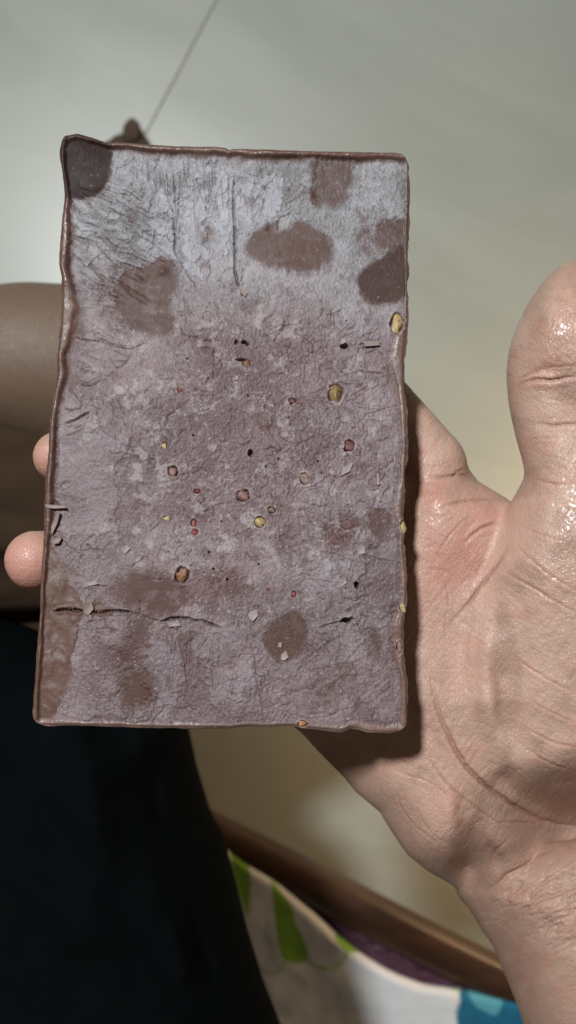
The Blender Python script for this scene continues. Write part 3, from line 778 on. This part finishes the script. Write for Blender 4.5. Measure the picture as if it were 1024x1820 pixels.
def layer(sd, zf, thick, R, k, zs):
    """closed inflated body: seen outline sd (px), front surface zf, thickness and edge radius R (px)"""
    sd = sd.astype(np.float32); zf = zf.astype(np.float32)
    for kz in range(nz_):
        z = gz[kz]
        if z < zs[0] or z > zs[1]: continue
        kk = S * (H - z) / H
        i0 = max(0, np.searchsorted(gx, (hu[0] - 512) * kk)); i1 = np.searchsorted(gx, (hu[-1] - 512) * kk)
        uu = 512 + gx[i0:i1, None] / kk + 0 * gy[None]; vv = 910 - gy[None] / kk + 0 * gx[i0:i1, None]
        s = sample(sd, hu[0], hv[0], HS, uu, vv); zz = sample(zf, hu[0], hv[0], HS, uu, vv)
        T = thick / 2; q = 1 - np.clip(-s / R, -3, 1)
        zm = zz - T
        rz = (z - zm) / T
        val = (np.sqrt(q * q + rz * rz) - 1) * min(R * kk, T)
        SDF[i0:i1, :, kz] = smin(SDF[i0:i1, :, kz], val.astype(np.float32), k)
layer(sd1, zf1, .026, 75, .0035, (-.08, .0))
layer(sd3, zf3, .040, 170, .0045, (-.085, .0))
layer(sd2, zf2, .024, 78, .0035, (-.06, .02))

def capsule(a, b, ra, rb, k):
    a = np.array(a); b = np.array(b); pad = max(ra, rb) + .006
    l = np.minimum(a, b) - pad; h = np.maximum(a, b) + pad
    I = [slice(max(0, int((l[i] - lo[i]) / VOX)), max(1, int((h[i] - lo[i]) / VOX) + 1)) for i in range(3)]
    X, Y, Z = np.meshgrid(gx[I[0]], gy[I[1]], gz[I[2]], indexing='ij')
    e = b - a; ll = (e * e).sum()
    t = np.clip(((X - a[0]) * e[0] + (Y - a[1]) * e[1] + (Z - a[2]) * e[2]) / ll, 0, 1)
    d = np.sqrt((X - a[0] - e[0] * t) ** 2 + (Y - a[1] - e[1] * t) ** 2 + (Z - a[2] - e[2] * t) ** 2) - (ra + (rb - ra) * t)
    SDF[tuple(I)] = smin(SDF[tuple(I)], d.astype(np.float32), k)
def finger(ch):
    for (p, r), (q, s) in zip(ch[:-1], ch[1:]): capsule(at(*p), at(*q), r, s, .002)
finger([((760,830,-.031), .0115), ((600,640,-.036), .0105), ((430,470,-.034), .0095), ((330,390,-.026), .0082)])
finger([((700,900,-.030), .0115), ((420,840,-.038), .0105), ((230,810,-.034), .0092), ((105,812,-.0185), .0071)])
finger([((700,1040,-.031), .0110), ((420,1010,-.040), .0102), ((220,1000,-.036), .0094), ((62,996,-.0165), .0082)])
finger([((640,1180,-.034), .0105), ((450,1150,-.040), .0090), ((290,1130,-.036), .0082), ((190,1120,-.029), .0070)])

import openvdb
g = openvdb.FloatGrid(.02)
g.copyFromArray(SDF)
pts, quads = g.convertToQuads(0.0)
pts = lo + np.asarray(pts) * VOX
quads = np.asarray(quads, np.int64)
# outward winding?
fn = np.cross(pts[quads[:, 1]] - pts[quads[:, 0]], pts[quads[:, 2]] - pts[quads[:, 0]])
cz = pts[quads].mean(1)
test = (fn[:, 2] * (cz[:, 2] - np.median(cz[:, 2]))).sum()
if test < 0: quads = quads[:, ::-1]
tmp = mesh_from("tmp_hand", pts, quads, None)
md = tmp.modifiers.new("s", 'SUBSURF'); md.levels = 1; md.render_levels = 1
dg = bpy.context.evaluated_depsgraph_get()
me2 = bpy.data.meshes.new_from_object(tmp.evaluated_get(dg))
bpy.data.objects.remove(tmp)
nv = len(me2.vertices)
co = np.empty(nv * 3, np.float32); me2.vertices.foreach_get("co", co); co = co.reshape(-1, 3).astype(float)
nrm = np.empty(nv * 3, np.float32); me2.vertex_normals.foreach_get("vector", nrm); nrm = nrm.reshape(-1, 3)
kk = S * (H - co[:, 2]) / H
pu = 512 + co[:, 0] / kk; pv = 910 - co[:, 1] / kk

# skin relief map (px of depth), photo pixel space
cu = np.arange(640, 1060, 1.0); cv = np.arange(440, 1840, 1.0)
CU, CV = np.meshgrid(cu, cv)
W = (fbm(CU, CV, 14, 3, 201) - .5) * 8; W2 = (fbm(CU, CV, 14, 3, 205) - .5) * 8
rel = np.zeros(CU.shape); flush = np.zeros(CU.shape); brown = np.zeros(CU.shape)
def crease(pts, w, depth, puff=.35):
    pts = smooth_poly(pts, 2, False); s = sub(CU, CV, pts, w * 5 + 6)
    d, t = line_dist(CU[s] + W[s] * .4, CV[s] + W2[s] * .4, pts)
    w = w * .72
    e = np.minimum(1, np.minimum(t, 1 - t) * 3 + .05)
    rel[s] += -depth * e * np.exp(-(d / w) ** 2) + depth * puff * e * np.exp(-((d - w * 3.4) / (w * 2.6)) ** 2)
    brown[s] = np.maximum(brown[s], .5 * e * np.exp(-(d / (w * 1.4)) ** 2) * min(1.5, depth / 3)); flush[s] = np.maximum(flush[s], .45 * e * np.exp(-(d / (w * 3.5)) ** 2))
for pts, w, d in [
    ([(765,1190),(772,1240),(788,1288),(815,1347),(860,1396),(914,1432),(968,1462),(1030,1470)], 4.2, 8),
    ([(757,1333),(770,1362),(788,1387),(825,1420),(860,1446),(883,1461),(925,1484)], 2.4, 3.2), ([(883,1461),(925,1462),(960,1464)], 2.2, 2.5),
    ([(909,959),(890,997),(852,1048),(827,1079),(800,1108)], 3.4, 5), ([(820,968),(842,947),(858,937),(895,925)], 3, 4.5), ([(771,905),(800,898),(831,890),(881,887),(905,892)], 2.8, 3.2),
    ([(755,848),(785,850),(815,842),(842,850)], 3, 3.5), ([(800,855),(812,838),(828,832)], 2.4, 2.5), ([(770,1000),(790,960),(815,930),(850,915)], 2, 1.4),
    ([(896,1016),(940,1038),(985,1067),(1040,1096)], 2.4, 2), ([(909,959),(940,990),(990,1030),(1040,1055)], 2.2, 1.4), ([(905,920),(940,940),(975,955),(1024,965)], 2, 1.2),
    ([(912,690),(942,674),(982,676),(1030,668)], 3.4, 6), ([(915,676),(942,664),(969,655)], 2.6, 4), ([(970,655),(1030,648)], 2, 1.5),
    ([(950,754),(985,756),(1040,753)], 2.6, 3.4), ([(925,778),(960,780),(1000,776)], 2, 1.2), ([(933,847),(955,853),(985,860),(1010,862)], 2.6, 2.6),
    ([(780,1010),(800,1060),(790,1110),(795,1150)], 2, 1.2), ([(860,960),(845,1000),(810,1060)], 1.8, 1.0), ([(745,1010),(780,1012),(800,1020)], 1.8, 1.2),
    ([(935,1330),(975,1358),(1024,1370)], 2.4, 1.8), ([(900,1160),(960,1200),(1040,1240)], 2.2, 1.3), ([(930,1290),(980,1320),(1040,1330)], 2.2, 1.4), ([(935,1240),(985,1270),(1040,1290)], 1.8, 1),
    ([(700,1370),(740,1380),(780,1395),(800,1420)], 1.8, 1.2), ([(706,1400),(715,1440),(740,1470),(780,1500)], 2, 1.4), ([(745,1420),(750,1460),(775,1490),(800,1500)], 1.6, .8),
    ([(835,1612),(862,1590),(890,1565),(925,1545),(960,1520),(1000,1505),(1040,1488)], 4.5, 7), ([(860,1560),(885,1510),(905,1490)], 3, 2.5), ([(880,1655),(915,1635),(945,1605),(990,1590),(1040,1570)], 3.4, 4),
    ([(900,1632),(950,1625),(1000,1622),(1040,1612)], 2.4, 1.8), ([(905,1690),(935,1690),(957,1682)], 2.4, 1.8), ([(855,1535),(850,1560),(835,1600)], 4, 3)]:
    crease(pts, w, d)
# thenar fold: a drop to its right, then a slow rise
d, t = line_dist(CU, CV, smooth_poly([(878,1060),(872,1110),(874,1180),(880,1250),(888,1320)], 2, False))
e = np.minimum(1, np.minimum(t, 1 - t) * 4)
rel += -8 * np.tanh((CU - np.interp(CV, [1060,1110,1180,1250,1320], [878,872,874,880,888])) / 11) * e * np.exp(-(d / 24) ** 2)
rel += -9 * np.exp(-(((CU - 905) / 18) ** 2 + ((CV - 1382) / 20) ** 2))
# wrist wrinkles
a_, b_ = rot(CU + W * .8, CV + W2 * .8, -30); wr = fbm(a_ / 6, b_, 8, 3, 221, .5) - .5
a2, b2 = rot(CU + W, CV + W2, 48); wr2 = fbm(a2 / 3, b2, 7, 3, 225, .5) - .5
below = sstep(-10, 12, (CV - np.interp(CU, [830,900,960,1040], [1616,1562,1522,1490])))
wm = below * sstep(1720, 1600, CV - .1 * (CU - 860)) 
wl1 = np.exp(-(wr / .045) ** 2) * (.3 + fbm(CU, CV, 30, 2, 229)); wl2 = np.exp(-(wr2 / .05) ** 2)
rel += -wm * (wl1 * 6.5 + wl2 * 1.0) + below * (1 - wm) * (-wl1 * .9) + wm * (fbm(a_ / 3, b_, 22, 3, 227) - .5) * 9
# palm prints: long soft folds following the palm
a_, b_ = rot(CU, CV, -55); pw = fbm(a_ / 6, b_, 8, 3, 231, .6) - .5
a2, b2 = rot(CU, CV, 35); pw2 = fbm(a2 / 6, b2, 9, 3, 235, .6) - .5
pm = 1 - below
rel += pm * (-np.exp(-(pw / .05) ** 2) * .9 - np.exp(-(pw2 / .05) ** 2) * .6)
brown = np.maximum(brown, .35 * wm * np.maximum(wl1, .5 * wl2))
brown += np.maximum(0, (fbm(CU, CV, 60, 3, 243) - .5)) * .7
rel += (fbm(CU, CV, 45, 3, 241) - .5) * 4
def mound(a, b, sx, sy, h, ang=0):
    global rel
    x, y = rot(CU - a, CV - b, ang); rel = rel + h * np.exp(-(x / sx) ** 2 - (y / sy) ** 2)
mound(800, 960, 45, 60, 7); mound(770, 885, 30, 26, 6); mound(850, 905, 40, 22, 5, 20); mound(960, 1010, 70, 90, 9); mound(842, 1130, 26, 150, 7, 4)
mound(915, 1180, 22, 130, -6, 4); mound(985, 1200, 40, 120, 4, 0); mound(740, 1410, 45, 45, 7); mound(795, 1430, 22, 50, 6); mound(975, 590, 38, 62, 8); mound(930, 600, 14, 60, -5, 12); mound(890, 1400, 24, 20, -7); mound(880, 960, 14, 50, -6, 20); mound(960, 660, 70, 12, -5); mound(965, 755, 70, 10, -3)
mound(880, 1530, 16, 40, -8, -35); mound(850, 1480, 16, 50, -5, 20)
# small tendon bump on the heel
rel += 5 * np.exp(-(((CU - 800 - .05 * (CV - 1450)) / 12) ** 2 + ((CV - 1450) / 45) ** 2))
dsp = sample(rel, 640, 440, 1.0, pu, pv) * S
inmap = (pu > 650) & (pu < 1050) & (nrm[:, 2] > .05)
fade = sstep(650, 690, pu) * sstep(1055, 1045, pu)
gen = (fbm(pu, pv, 18, 3, 251) - .5) * 1.5 * S + np.where(pu < 120, (fbm(pu / 2.5, pv, 5, 3, 253) - .5) * 1.4 * S, 0)
co += nrm * ((np.where(inmap, dsp, 0) * fade * np.clip(nrm[:, 2] * 2.2 - .7, 0, 1) + gen * 0.6)[:, None])
fq = np.empty(len(me2.loops), np.int32); me2.loops.foreach_get("vertex_index", fq); fq = fq.reshape(-1, 4)
bpy.data.meshes.remove(me2)

def mat_skin(name, base, redc, darkc, wet=True):
    t = NT(name)
    fl = t.attr("flush"); br = t.attr("brown"); wet_ = t.attr("wet")
    n1 = t.noise(45, 4, .55); n2 = t.noise(260, 4, .6)
    c = t.mix(t.ramp(n1, .3, .7), tuple(b * k for b, k in zip(base, (1.03, 1.03, 1.0))), tuple(b * k for b, k in zip(base, (.97, .93, .92))))
    c = t.mix(t.math('MULTIPLY', fl, .75), c, redc)
    c = t.mix(t.ramp(n2, .5, .75, 0, .10), c, redc)
    c = t.mix(t.math('MULTIPLY', br, .7), c, darkc)
    r = t.ramp(n2, .3, .7, .46, .56)
    r = t.math('SUBTRACT', r, t.math('MULTIPLY', wet_, .24))
    t.set(color=c, rough=r, spec=.6, sss=.22)
    t.set(coat=t.math('MULTIPLY', wet_, .5)); t.b.inputs['Coat Roughness'].default_value = .22
    t.b.inputs["Subsurface Radius"].default_value = (1.0, .38, .22); t.b.inputs["Subsurface Scale"].default_value = .0028
    v1 = t.n("ShaderNodeTexVoronoi"); v1.feature = 'DISTANCE_TO_EDGE'; v1.inputs["Scale"].default_value = 1150; t.link(t.coord((1, .62, .8), 35), v1.inputs["Vector"])
    lines = t.math('ADD', t.noise(600, 4, .65, t.coord((.3, 1.6, 1), -35), .5), t.noise(380, 4, .6, t.coord((1.5, .35, 1), -30), .5))
    h = t.math('ADD', t.math('MULTIPLY', t.ramp(v1.outputs[0], 0, .12), .5), lines)
    h = t.math('ADD', h, t.math('MULTIPLY', t.noise(2200, 2), .5))
    t.bump(h, .6, .00022)
    return t.m
M_skin = mat_skin("palm_skin", (.520, .350, .272), (.53, .245, .19), (.22, .12, .085))
person = bpy.data.objects.new("person", None); COL.objects.link(person)
person.location = at(200, 1500, -.2)
tag(person, "person in black trousers with one bare knee, holding the chocolate slab on an open hand", "person")
def adopt(o, par):
    o.parent = par; o.matrix_parent_inverse.identity(); o.location = tuple(-np.array(par.location))
hand = mesh_from("hand", co, fq, M_skin); adopt(hand, person)
hand["label"] = "open hand and wrist with the thumb up on the right"
for c_, s_, rr in (((800,980), 90, 1), ((850,930), 60, 1), ((765,890), 50, .8), ((1024,1000), 60, .3), ((30,1000), 70, .9), ((80,810), 60, .9), ((800,1430), 40, .6), ((830,1180), 60, .5)):
    pass
fl = np.zeros(nv)
for (a, b), s_, rr in (((800,980), 90, 1), ((850,920), 60, 1), ((765,880), 50, .8), ((30,1010), 90, 1.3), ((70,820), 80, 1.3), ((800,1430), 45, .6), ((830,1180), 60, .4), ((985,650), 40, .5)):
    fl = np.maximum(fl, rr * np.exp(-(((pu - a) / s_) ** 2 + ((pv - b) / s_) ** 2)))
fl *= .4 + 1.2 * (fbm(pu, pv, 60, 3, 261) - .1)
fl = np.maximum(fl, sample(flush, 640, 440, 1.0, pu, pv) * fade); fl = np.maximum(fl, .6 * sstep(.48, .78, fbm(pu, pv, 42, 5, 263, .65)))
attr(hand, "flush", np.clip(fl, 0, 1))
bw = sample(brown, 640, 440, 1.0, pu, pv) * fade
bw = np.maximum(bw, (.50 + .5 * (fbm(pu, pv, 34, 4, 283) - .3)) * sstep(1440, 1560, pv + .25 * (pu - 900)))
bw = np.maximum(bw, .5 * sstep(.50, .74, fbm(pu, pv, 85, 4, 285, .6)))
stx = poly_sdf(pu, pv, smooth_poly([(880,1060),(905,1075),(920,1130),(930,1200),(925,1290),(905,1330),(885,1290),(876,1180)], 2))
bw = np.maximum(bw, .62 * sstep(7, -9, stx) * (.4 + .9 * fbm(pu, pv, 26, 4, 281))); bw = np.maximum(bw, .7 * np.exp(-(((pu - 905) / 13) ** 2 + ((pv - 1382) / 10) ** 2)))
bw = np.maximum(bw, .5 * np.exp(-(((pu - 1012) / 10) ** 2 + ((pv - 630) / 8) ** 2)))
for a, b in ((873,1104), (882,1158), (884,1164), (873,1190), (905,1329), (870,1118), (915,1294), (906,667), (956,844), (925,615)):
    bw = np.maximum(bw, .95 * np.exp(-(((pu - a) / 2.6) ** 2 + ((pv - b) / 2.6) ** 2)))
attr(hand, "brown", np.clip(bw, 0, 1))
wt = .85 * np.maximum.reduce([np.exp(-(((pu - 970) / 45) ** 2 + ((pv - 600) / 90) ** 2)), np.exp(-(((pu - 1020) / 60) ** 2 + ((pv - 990) / 120) ** 2)),
                        .9 * np.exp(-(((pu - 770) / 25) ** 2 + ((pv - 880) / 40) ** 2)), .7 * np.exp(-(((pu - 830) / 20) ** 2 + ((pv - 990) / 50) ** 2)),
                        .8 * np.exp(-(((pu - 735) / 30) ** 2 + ((pv - 1385) / 30) ** 2)), .25 * (pu < 110)])
attr(hand, "wet", np.clip(wt * 1.5 * sstep(.34, .62, fbm(pu, pv, 7, 4, 271, .7)), 0, 1))

# ------------------------------------------------------------------ legs: bare folded shin and black trousers
def voxel_body(lo_, hi_, vox, field):
    n = [int((hi_[i] - lo_[i]) / vox) + 1 for i in range(3)]
    ax = [(lo_[i] + np.arange(n[i]) * vox).astype(np.float32) for i in range(3)]
    X, Y, Z = np.meshgrid(*ax, indexing='ij')
    g = openvdb.FloatGrid(.05); g.copyFromArray(field(X, Y, Z).astype(np.float32))
    p, q = g.convertToQuads(0.0); p = np.array(lo_) + np.asarray(p) * vox; q = np.asarray(q, np.int64)
    fn = np.cross(p[q[:, 1]] - p[q[:, 0]], p[q[:, 2]] - p[q[:, 0]]); c = p[q].mean(1)
    if (fn * (c - p.mean(0))).sum() < 0: q = q[:, ::-1]
    return p, q
def cone(X, Y, Z, a, b, ra, rb):
    a = np.array(a); b = np.array(b); e = b - a
    t = np.clip(((X - a[0]) * e[0] + (Y - a[1]) * e[1] + (Z - a[2]) * e[2]) / (e * e).sum(), 0, 1)
    return np.sqrt((X - a[0] - e[0] * t) ** 2 + (Y - a[1] - e[1] * t) ** 2 + (Z - a[2] - e[2] * t) ** 2) - (ra + (rb - ra) * t)
def px_len(n, z): return n * S * (H - z) / H
zl = -.20
def leg_field(X, Y, Z):
    d = cone(X, Y, Z, at(-620, 660, -.20), at(60, 645, -.18), .040, .033)      # shin
    d = smin(d, cone(X, Y, Z, at(60, 645, -.18), at(235, 650, -.17), .033, .031), .01)
    d2 = cone(X, Y, Z, at(250, 670, -.18), at(210, 1050, -.27), .032, .045)       # knee and thigh, behind the slab
    return smin(d, d2, .03)
p, q = voxel_body((-.60, -.30, -.36), (.10, .20, -.10), .004, leg_field)
M_leg = mat_skin("leg_skin", (.160, .108, .073), (.165, .105, .070), (.10, .06, .04))
leg = mesh_from("leg", p, q, M_leg); adopt(leg, person); leg["label"] = "bare brown folded leg behind the slab's left edge"
leg.modifiers.new("smooth", 'SUBSURF').render_levels = 1
n_ = len(p); attr(leg, "flush", np.zeros(n_)); attr(leg, "brown", np.full(n_, .15)); attr(leg, "wet", np.zeros(n_))

def leg_shade_field(X, Y, Z):  # added dark body standing in for the leg's shade below the shin
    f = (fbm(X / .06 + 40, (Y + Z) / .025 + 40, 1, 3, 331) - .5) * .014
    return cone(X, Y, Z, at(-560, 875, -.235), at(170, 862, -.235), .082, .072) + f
p, q = voxel_body((-.50, -.18, -.38), (.02, .14, -.14), .0035, leg_shade_field)
t = NT("leg_shade"); n = t.noise(700, 4, .7); t.set(color=t.mix(n, (.034, .021, .013), (.056, .036, .023)), rough=.95, spec=.05); t.bump(n, .4, .0006)
shade_o = mesh_from("leg_shade", p, q, t.m); tag(shade_o, "added dark brown body standing in for the shaded leg between the bare shin and the black trousers", "leg shade")
TR = [(-500,1020),(-200,1040),(0,1083),(80,1114),(200,1170),(320,1260),(337,1300),(350,1360),(374,1440),(396,1482),(418,1560),(440,1650),(468,1740),(500,1822),(560,1960),(620,2200),(-500,2200)]
TU, TV = np.meshgrid(np.arange(-560, 700, 4.0), np.arange(960, 2300, 4.0))
tsd = poly_sdf(TU, TV, TR)
TZ0 = -.135
fold = np.zeros(TU.shape)
for pts, w, h in [([(330,1300),(290,1420),(330,1560),(420,1760)], 20, .006), ([(250,1330),(300,1480),(360,1640),(380,1800)], 18, -.005), ([(60,1180),(150,1330),(180,1500),(150,1700)], 40, .006),
                  ([(0,1300),(80,1450),(250,1650),(330,1810)], 26, -.004), ([(300,1640),(325,1700),(330,1760)], 14, .005), ([(-40,1500),(120,1620),(230,1780)], 30, .005), ([(200,1250),(250,1300),(270,1380)], 16, .004)]:
    d, t = line_dist(TU, TV, smooth_poly(pts, 2, False)); fold += h * np.exp(-(d / w) ** 2) * np.minimum(1, np.minimum(t, 1 - t) * 4)
fold += (fbm(TU, TV, 160, 4, 301) - .5) * .012
def tr_field(X, Y, Z):
    k = S * (H - Z) / H; u = 512 + X / k; v = 910 - Y / k
    s = sample(tsd, -560, 960, 4.0, u, v); f = sample(fold, -560, 960, 4.0, u, v)
    T = .10; zt = TZ0 + f; q = 1 - np.clip(-s / 260, -3, 1)
    return (np.sqrt(q * q + ((Z - (zt - T)) / T) ** 2) - 1) * T
p, q = voxel_body((-.40, -.50, -.345), (.13, .02, -.11), .0028, tr_field)
def mat_cloth(name, c0, c1, sc, rough=.9, sheen=.1):
    t = NT(name); n = t.noise(sc, 4, .7)
    t.set(color=t.mix(n, c0, c1), rough=rough, spec=.04, sheen=sheen); t.bump(n, .4, .0006); return t.m
trs = mesh_from("trousers", p, q, mat_cloth("black_cloth", (.0012, .0018, .0021), (.0034, .0045, .0052), 900, .95, .0)); adopt(trs, person)
trs["label"] = "black trousers"

# ------------------------------------------------------------------ bed: mattress, wooden rail, sheet
BZ = -.52
bed = bpy.data.objects.new("bed", None); COL.objects.link(bed); bed.location = at(640, 1620, -.45)
tag(bed, "bed with a dark varnished wooden side rail, crossing under the forearm", "bed")
A = np.array(at(300, 1418, BZ)); B = np.array(at(980, 1762, BZ))
dirv = (B - A)[:2] / np.linalg.norm((B - A)[:2]); nv2 = np.array([dirv[1], -dirv[0]])
if nv2[1] > 0: nv2 = -nv2         # towards the sheet (down the picture)
def mat_wood():
    t = NT("varnished_wood")
    ang_ = math.degrees(math.atan2(dirv[1], dirv[0]))
    n = t.noise(55, 5, .6, t.coord((.06, 1, 1), -ang_) , .8)
    n2 = t.noise(9, 3)
    c = t.mix(t.ramp(n, .3, .7), (.026, .012, .007), (.075, .033, .014))
    t.set(color=t.mix(t.ramp(n2, .35, .65, 0, .5), c, (.04, .017, .009)), rough=.42, spec=.35, coat=.12); t.b.inputs["Coat Roughness"].default_value = .25
    t.bump(n, .15, .0005); return t.m
M_wood = mat_wood()
prof = [(.002,-.026),(.000,-.024),(.000,-.007),(.002,-.003),(.006,-.0005),(.013,.001),(.020,.0006),(.027,-.002),(.032,-.007),(.036,-.012),(.044,-.0135),(.060,-.014),(.060,-.026)]
along = np.linspace(-.55, .65, 60); Vr = []; Fr = []
for s in along:
    w = .0005 * math.sin(s * 31)
    for (o_, h_) in prof:
        pt = A[:2] + dirv * s + nv2 * (o_ + w); Vr.append((pt[0], pt[1], BZ + h_))
m = len(prof)
for i in range(len(along) - 1):
    for j in range(m - 1): Fr.append((i * m + j, (i + 1) * m + j, (i + 1) * m + j + 1, i * m + j + 1))
def adopt_mesh(name, V, F, mat, par, smooth=True):
    o = mesh_from(name, V, F, mat, None, smooth); adopt(o, par); return o
rail = adopt_mesh("rail", Vr, Fr, M_wood, bed)
# legs of the bed and mattress block under the sheet
def box(V0, L, Wd, z0, z1, inset=0):
    P = []
    for z in (z0, z1):
        for a, b in ((0, 0), (L, 0), (L, Wd), (0, Wd)):
            q_ = V0 + dirv * a + nv2 * b; P.append((q_[0], q_[1], z))
    return P, [(0, 3, 2, 1), (4, 5, 6, 7), (0, 1, 5, 4), (1, 2, 6, 5), (2, 3, 7, 6), (3, 0, 4, 7)]
Vm, Fm = box(A[:2] + dirv * -.5 + nv2 * .062, 1.1, .9, BZ - .06, BZ - .018)
adopt_mesh("mattress", Vm, Fm, mat_plain("ticking", (.22, .14, .15), .9, .1), bed, False)
for s0 in (-.5, .55):
    Vm, Fm = box(A[:2] + dirv * s0 + nv2 * .10, .06, .06, FZ, BZ - .062); adopt_mesh("leg", Vm, Fm, M_wood, bed, False)

def sheet_like(name, edge, zt, label, cat, mat, depth_px=700, nu=220, nvv=150, maps=None, drop=.012, seed=0, wr=.003):
    """cloth whose hem follows edge (pixel polyline, left to right) and runs on down over the mattress"""
    xs = np.linspace(edge[0][0], edge[-1][0], nu); ys = np.interp(xs, [e[0] for e in edge], [e[1] for e in edge])
    ys = np.convolve(np.pad(ys, 4, mode='edge'), np.ones(9) / 9, 'valid')
    T = np.linspace(0, 1, nvv) ** 1.5
    UU = xs[None] + 0 * T[:, None] - (T[:, None] * 160); VV = ys[None] + T[:, None] * depth_px
    Zs = zt + (fbm(UU, VV, 150, 3, seed) - .5) * wr * 2 + (fbm(UU, VV, 45, 3, seed + 4) - .5) * wr * .5
    hem = np.clip(T[:, None] * depth_px / 22, 0, 1); Zs = Zs - drop * (1 - np.sqrt(1 - (1 - hem) ** 2))
    k = S * (H - Zs) / H
    P = np.stack([(UU - 512) * k, (910 - VV) * k, Zs], -1).reshape(-1, 3)
    idx = np.arange(nu * nvv).reshape(nvv, nu)
    F = np.stack([idx[:-1, :-1], idx[1:, :-1], idx[1:, 1:], idx[:-1, 1:]], -1).reshape(-1, 4)
    o = mesh_from(name, P, F, mat)
    sm = o.modifiers.new("thickness", 'SOLIDIFY'); sm.thickness = .0012; sm.offset = -1
    tag(o, label, cat)
    if maps:
        for n_, fn_ in maps.items(): attr(o, n_, fn_(UU, VV))
    return o
# pattern printed on the sheet
def green_map(u, v):
    w = (fbm(u, v, 30, 2, 401) - .5) * 4
    u2, v2 = u + w, v + w
    m = sstep(2, -2, poly_sdf(u2, v2, smooth_poly([(405,1488),(428,1512),(446,1545),(446,1590),(440,1640),(430,1600),(415,1560)], 2)))
    m = np.maximum(m, sstep(2, -2, poly_sdf(u2, v2, smooth_poly([(478,1556),(500,1585),(520,1612),(524,1640),(540,1668),(551,1700),(548,1712),(505,1714),(494,1680),(488,1620)], 2))))
    m = np.maximum(m, sstep(2, -2, poly_sdf(u2, v2, smooth_poly([(590,1655),(612,1664),(640,1690),(632,1694),(615,1694),(600,1676)], 2))))
    d, _ = line_dist(u2, v2, smooth_poly([(549,1708),(565,1720),(588,1722),(608,1712),(617,1692)], 2, False)); m = np.maximum(m, sstep(3, 1.4, d))
    d, _ = line_dist(u2, v2, smooth_poly([(460,1718),(475,1730),(494,1728),(507,1712)], 2, False)); m = np.maximum(m, .8 * sstep(3, 1.2, d))
    d, _ = line_dist(u2, v2, smooth_poly([(790,1752),(812,1758),(824,1772)], 1, False)); m = np.maximum(m, .7 * sstep(3, 1.2, d))
    return m
def teal_map(u, v):
    w = (fbm(u, v, 20, 2, 405) - .5) * 8
    return sstep(2, -2, poly_sdf(u + w, v + w, [(824,1745),(1100,1760),(1100,1860),(900,1870),(812,1840),(810,1800)]))
def teal2_map(u, v):
    w = (fbm(u, v, 20, 2, 409) - .5) * 10
    return sstep(2, -2, poly_sdf(u + w, v + w, smooth_poly([(832,1750),(890,1765),(898,1785),(880,1806),(850,1795),(836,1775)], 2)))
t = NT("printed_cotton"); gm = t.attr("green"); tm = t.attr("teal"); t2 = t.attr("teal_light"); n = t.noise(1500, 4, .7); n2 = t.noise(120, 3)
c = t.mix(n, (.60, .62, .62), (.74, .76, .77)); c = t.mix(gm, c, t.mix(n2, (.17, .36, .035), (.25, .46, .06)))
c = t.mix(tm, c, t.mix(n2, (.008, .10, .19), (.02, .16, .26))); c = t.mix(t.math('MULTIPLY', t2, .9), c, (.10, .36, .44))
t.set(color=c, rough=.92, spec=.15, sheen=.1); t.bump(n, .5, .0005)
sheet_like("bed_sheet", [(330,1420),(380,1474),(398,1494),(440,1530),(489,1560),(560,1620),(600,1660),(637,1689),(692,1724),(757,1749),(826,1757),(916,1774),(1000,1790),(1250,1850)],
           BZ + .004, "white cotton sheet printed with green ovals and a teal patch on the bed", "bed sheet", t.m,
           maps={"green": green_map, "teal": teal_map, "teal_light": teal2_map}, seed=411)
t = NT("purple_weave"); n = t.noise(90, 4, .7, t.coord((1, 3, 1), 30)); n2 = t.noise(300, 3, .6, t.coord((3, 1, 1), 30))
c = t.mix(t.ramp(n, .4, .6), (.055, .018, .028), (.10, .045, .07)); c = t.mix(t.ramp(n2, .60, .68, 0, .7), c, (.32, .25, .33))
t.set(color=c, rough=.85, spec=.2); t.bump(n2, .5, .001)
sheet_like("purple_blanket", [(430,1505),(520,1570),(560,1590),(610,1622),(690,1680),(760,1722),(830,1752),(900,1772),(1000,1800)], BZ - .004,
           "dark purple woven blanket showing as a thin strip between bed rail and white sheet", "blanket", t.m, depth_px=160, nvv=40, seed=421, wr=.0022, drop=.006)

# ------------------------------------------------------------------ small brown scrap on the floor
Vb, Fb = blob_mesh(501, 26, 16, .3)
c0 = np.array(at(222, 270, FZ)); P = Vb * np.array([.024, .014, .008])
Vb2, Fb2 = blob_mesh(502, 20, 12, .25); c1 = np.array(at(238, 243, FZ))
d1 = P + c0 + np.array([0, 0, .006]); d2 = Vb2 * np.array([.0085, .013, .012]) + c1 + np.array([0, 0, .009])
Fall = [tuple(f) for f in Fb] + [tuple(i + len(d1) for i in f) for f in Fb2]
allp = np.concatenate([d1, d2]); allp += (rng.random(allp.shape) - .5) * .0012
scr = mesh_from("leaf_scrap", allp - c0, Fall, mat_plain("dry_brown", (.085, .058, .042), .8, .2)); scr.location = c0
tag(scr, "small crumpled brown scrap on the floor, peeping out above the slab's top left corner", "scrap")
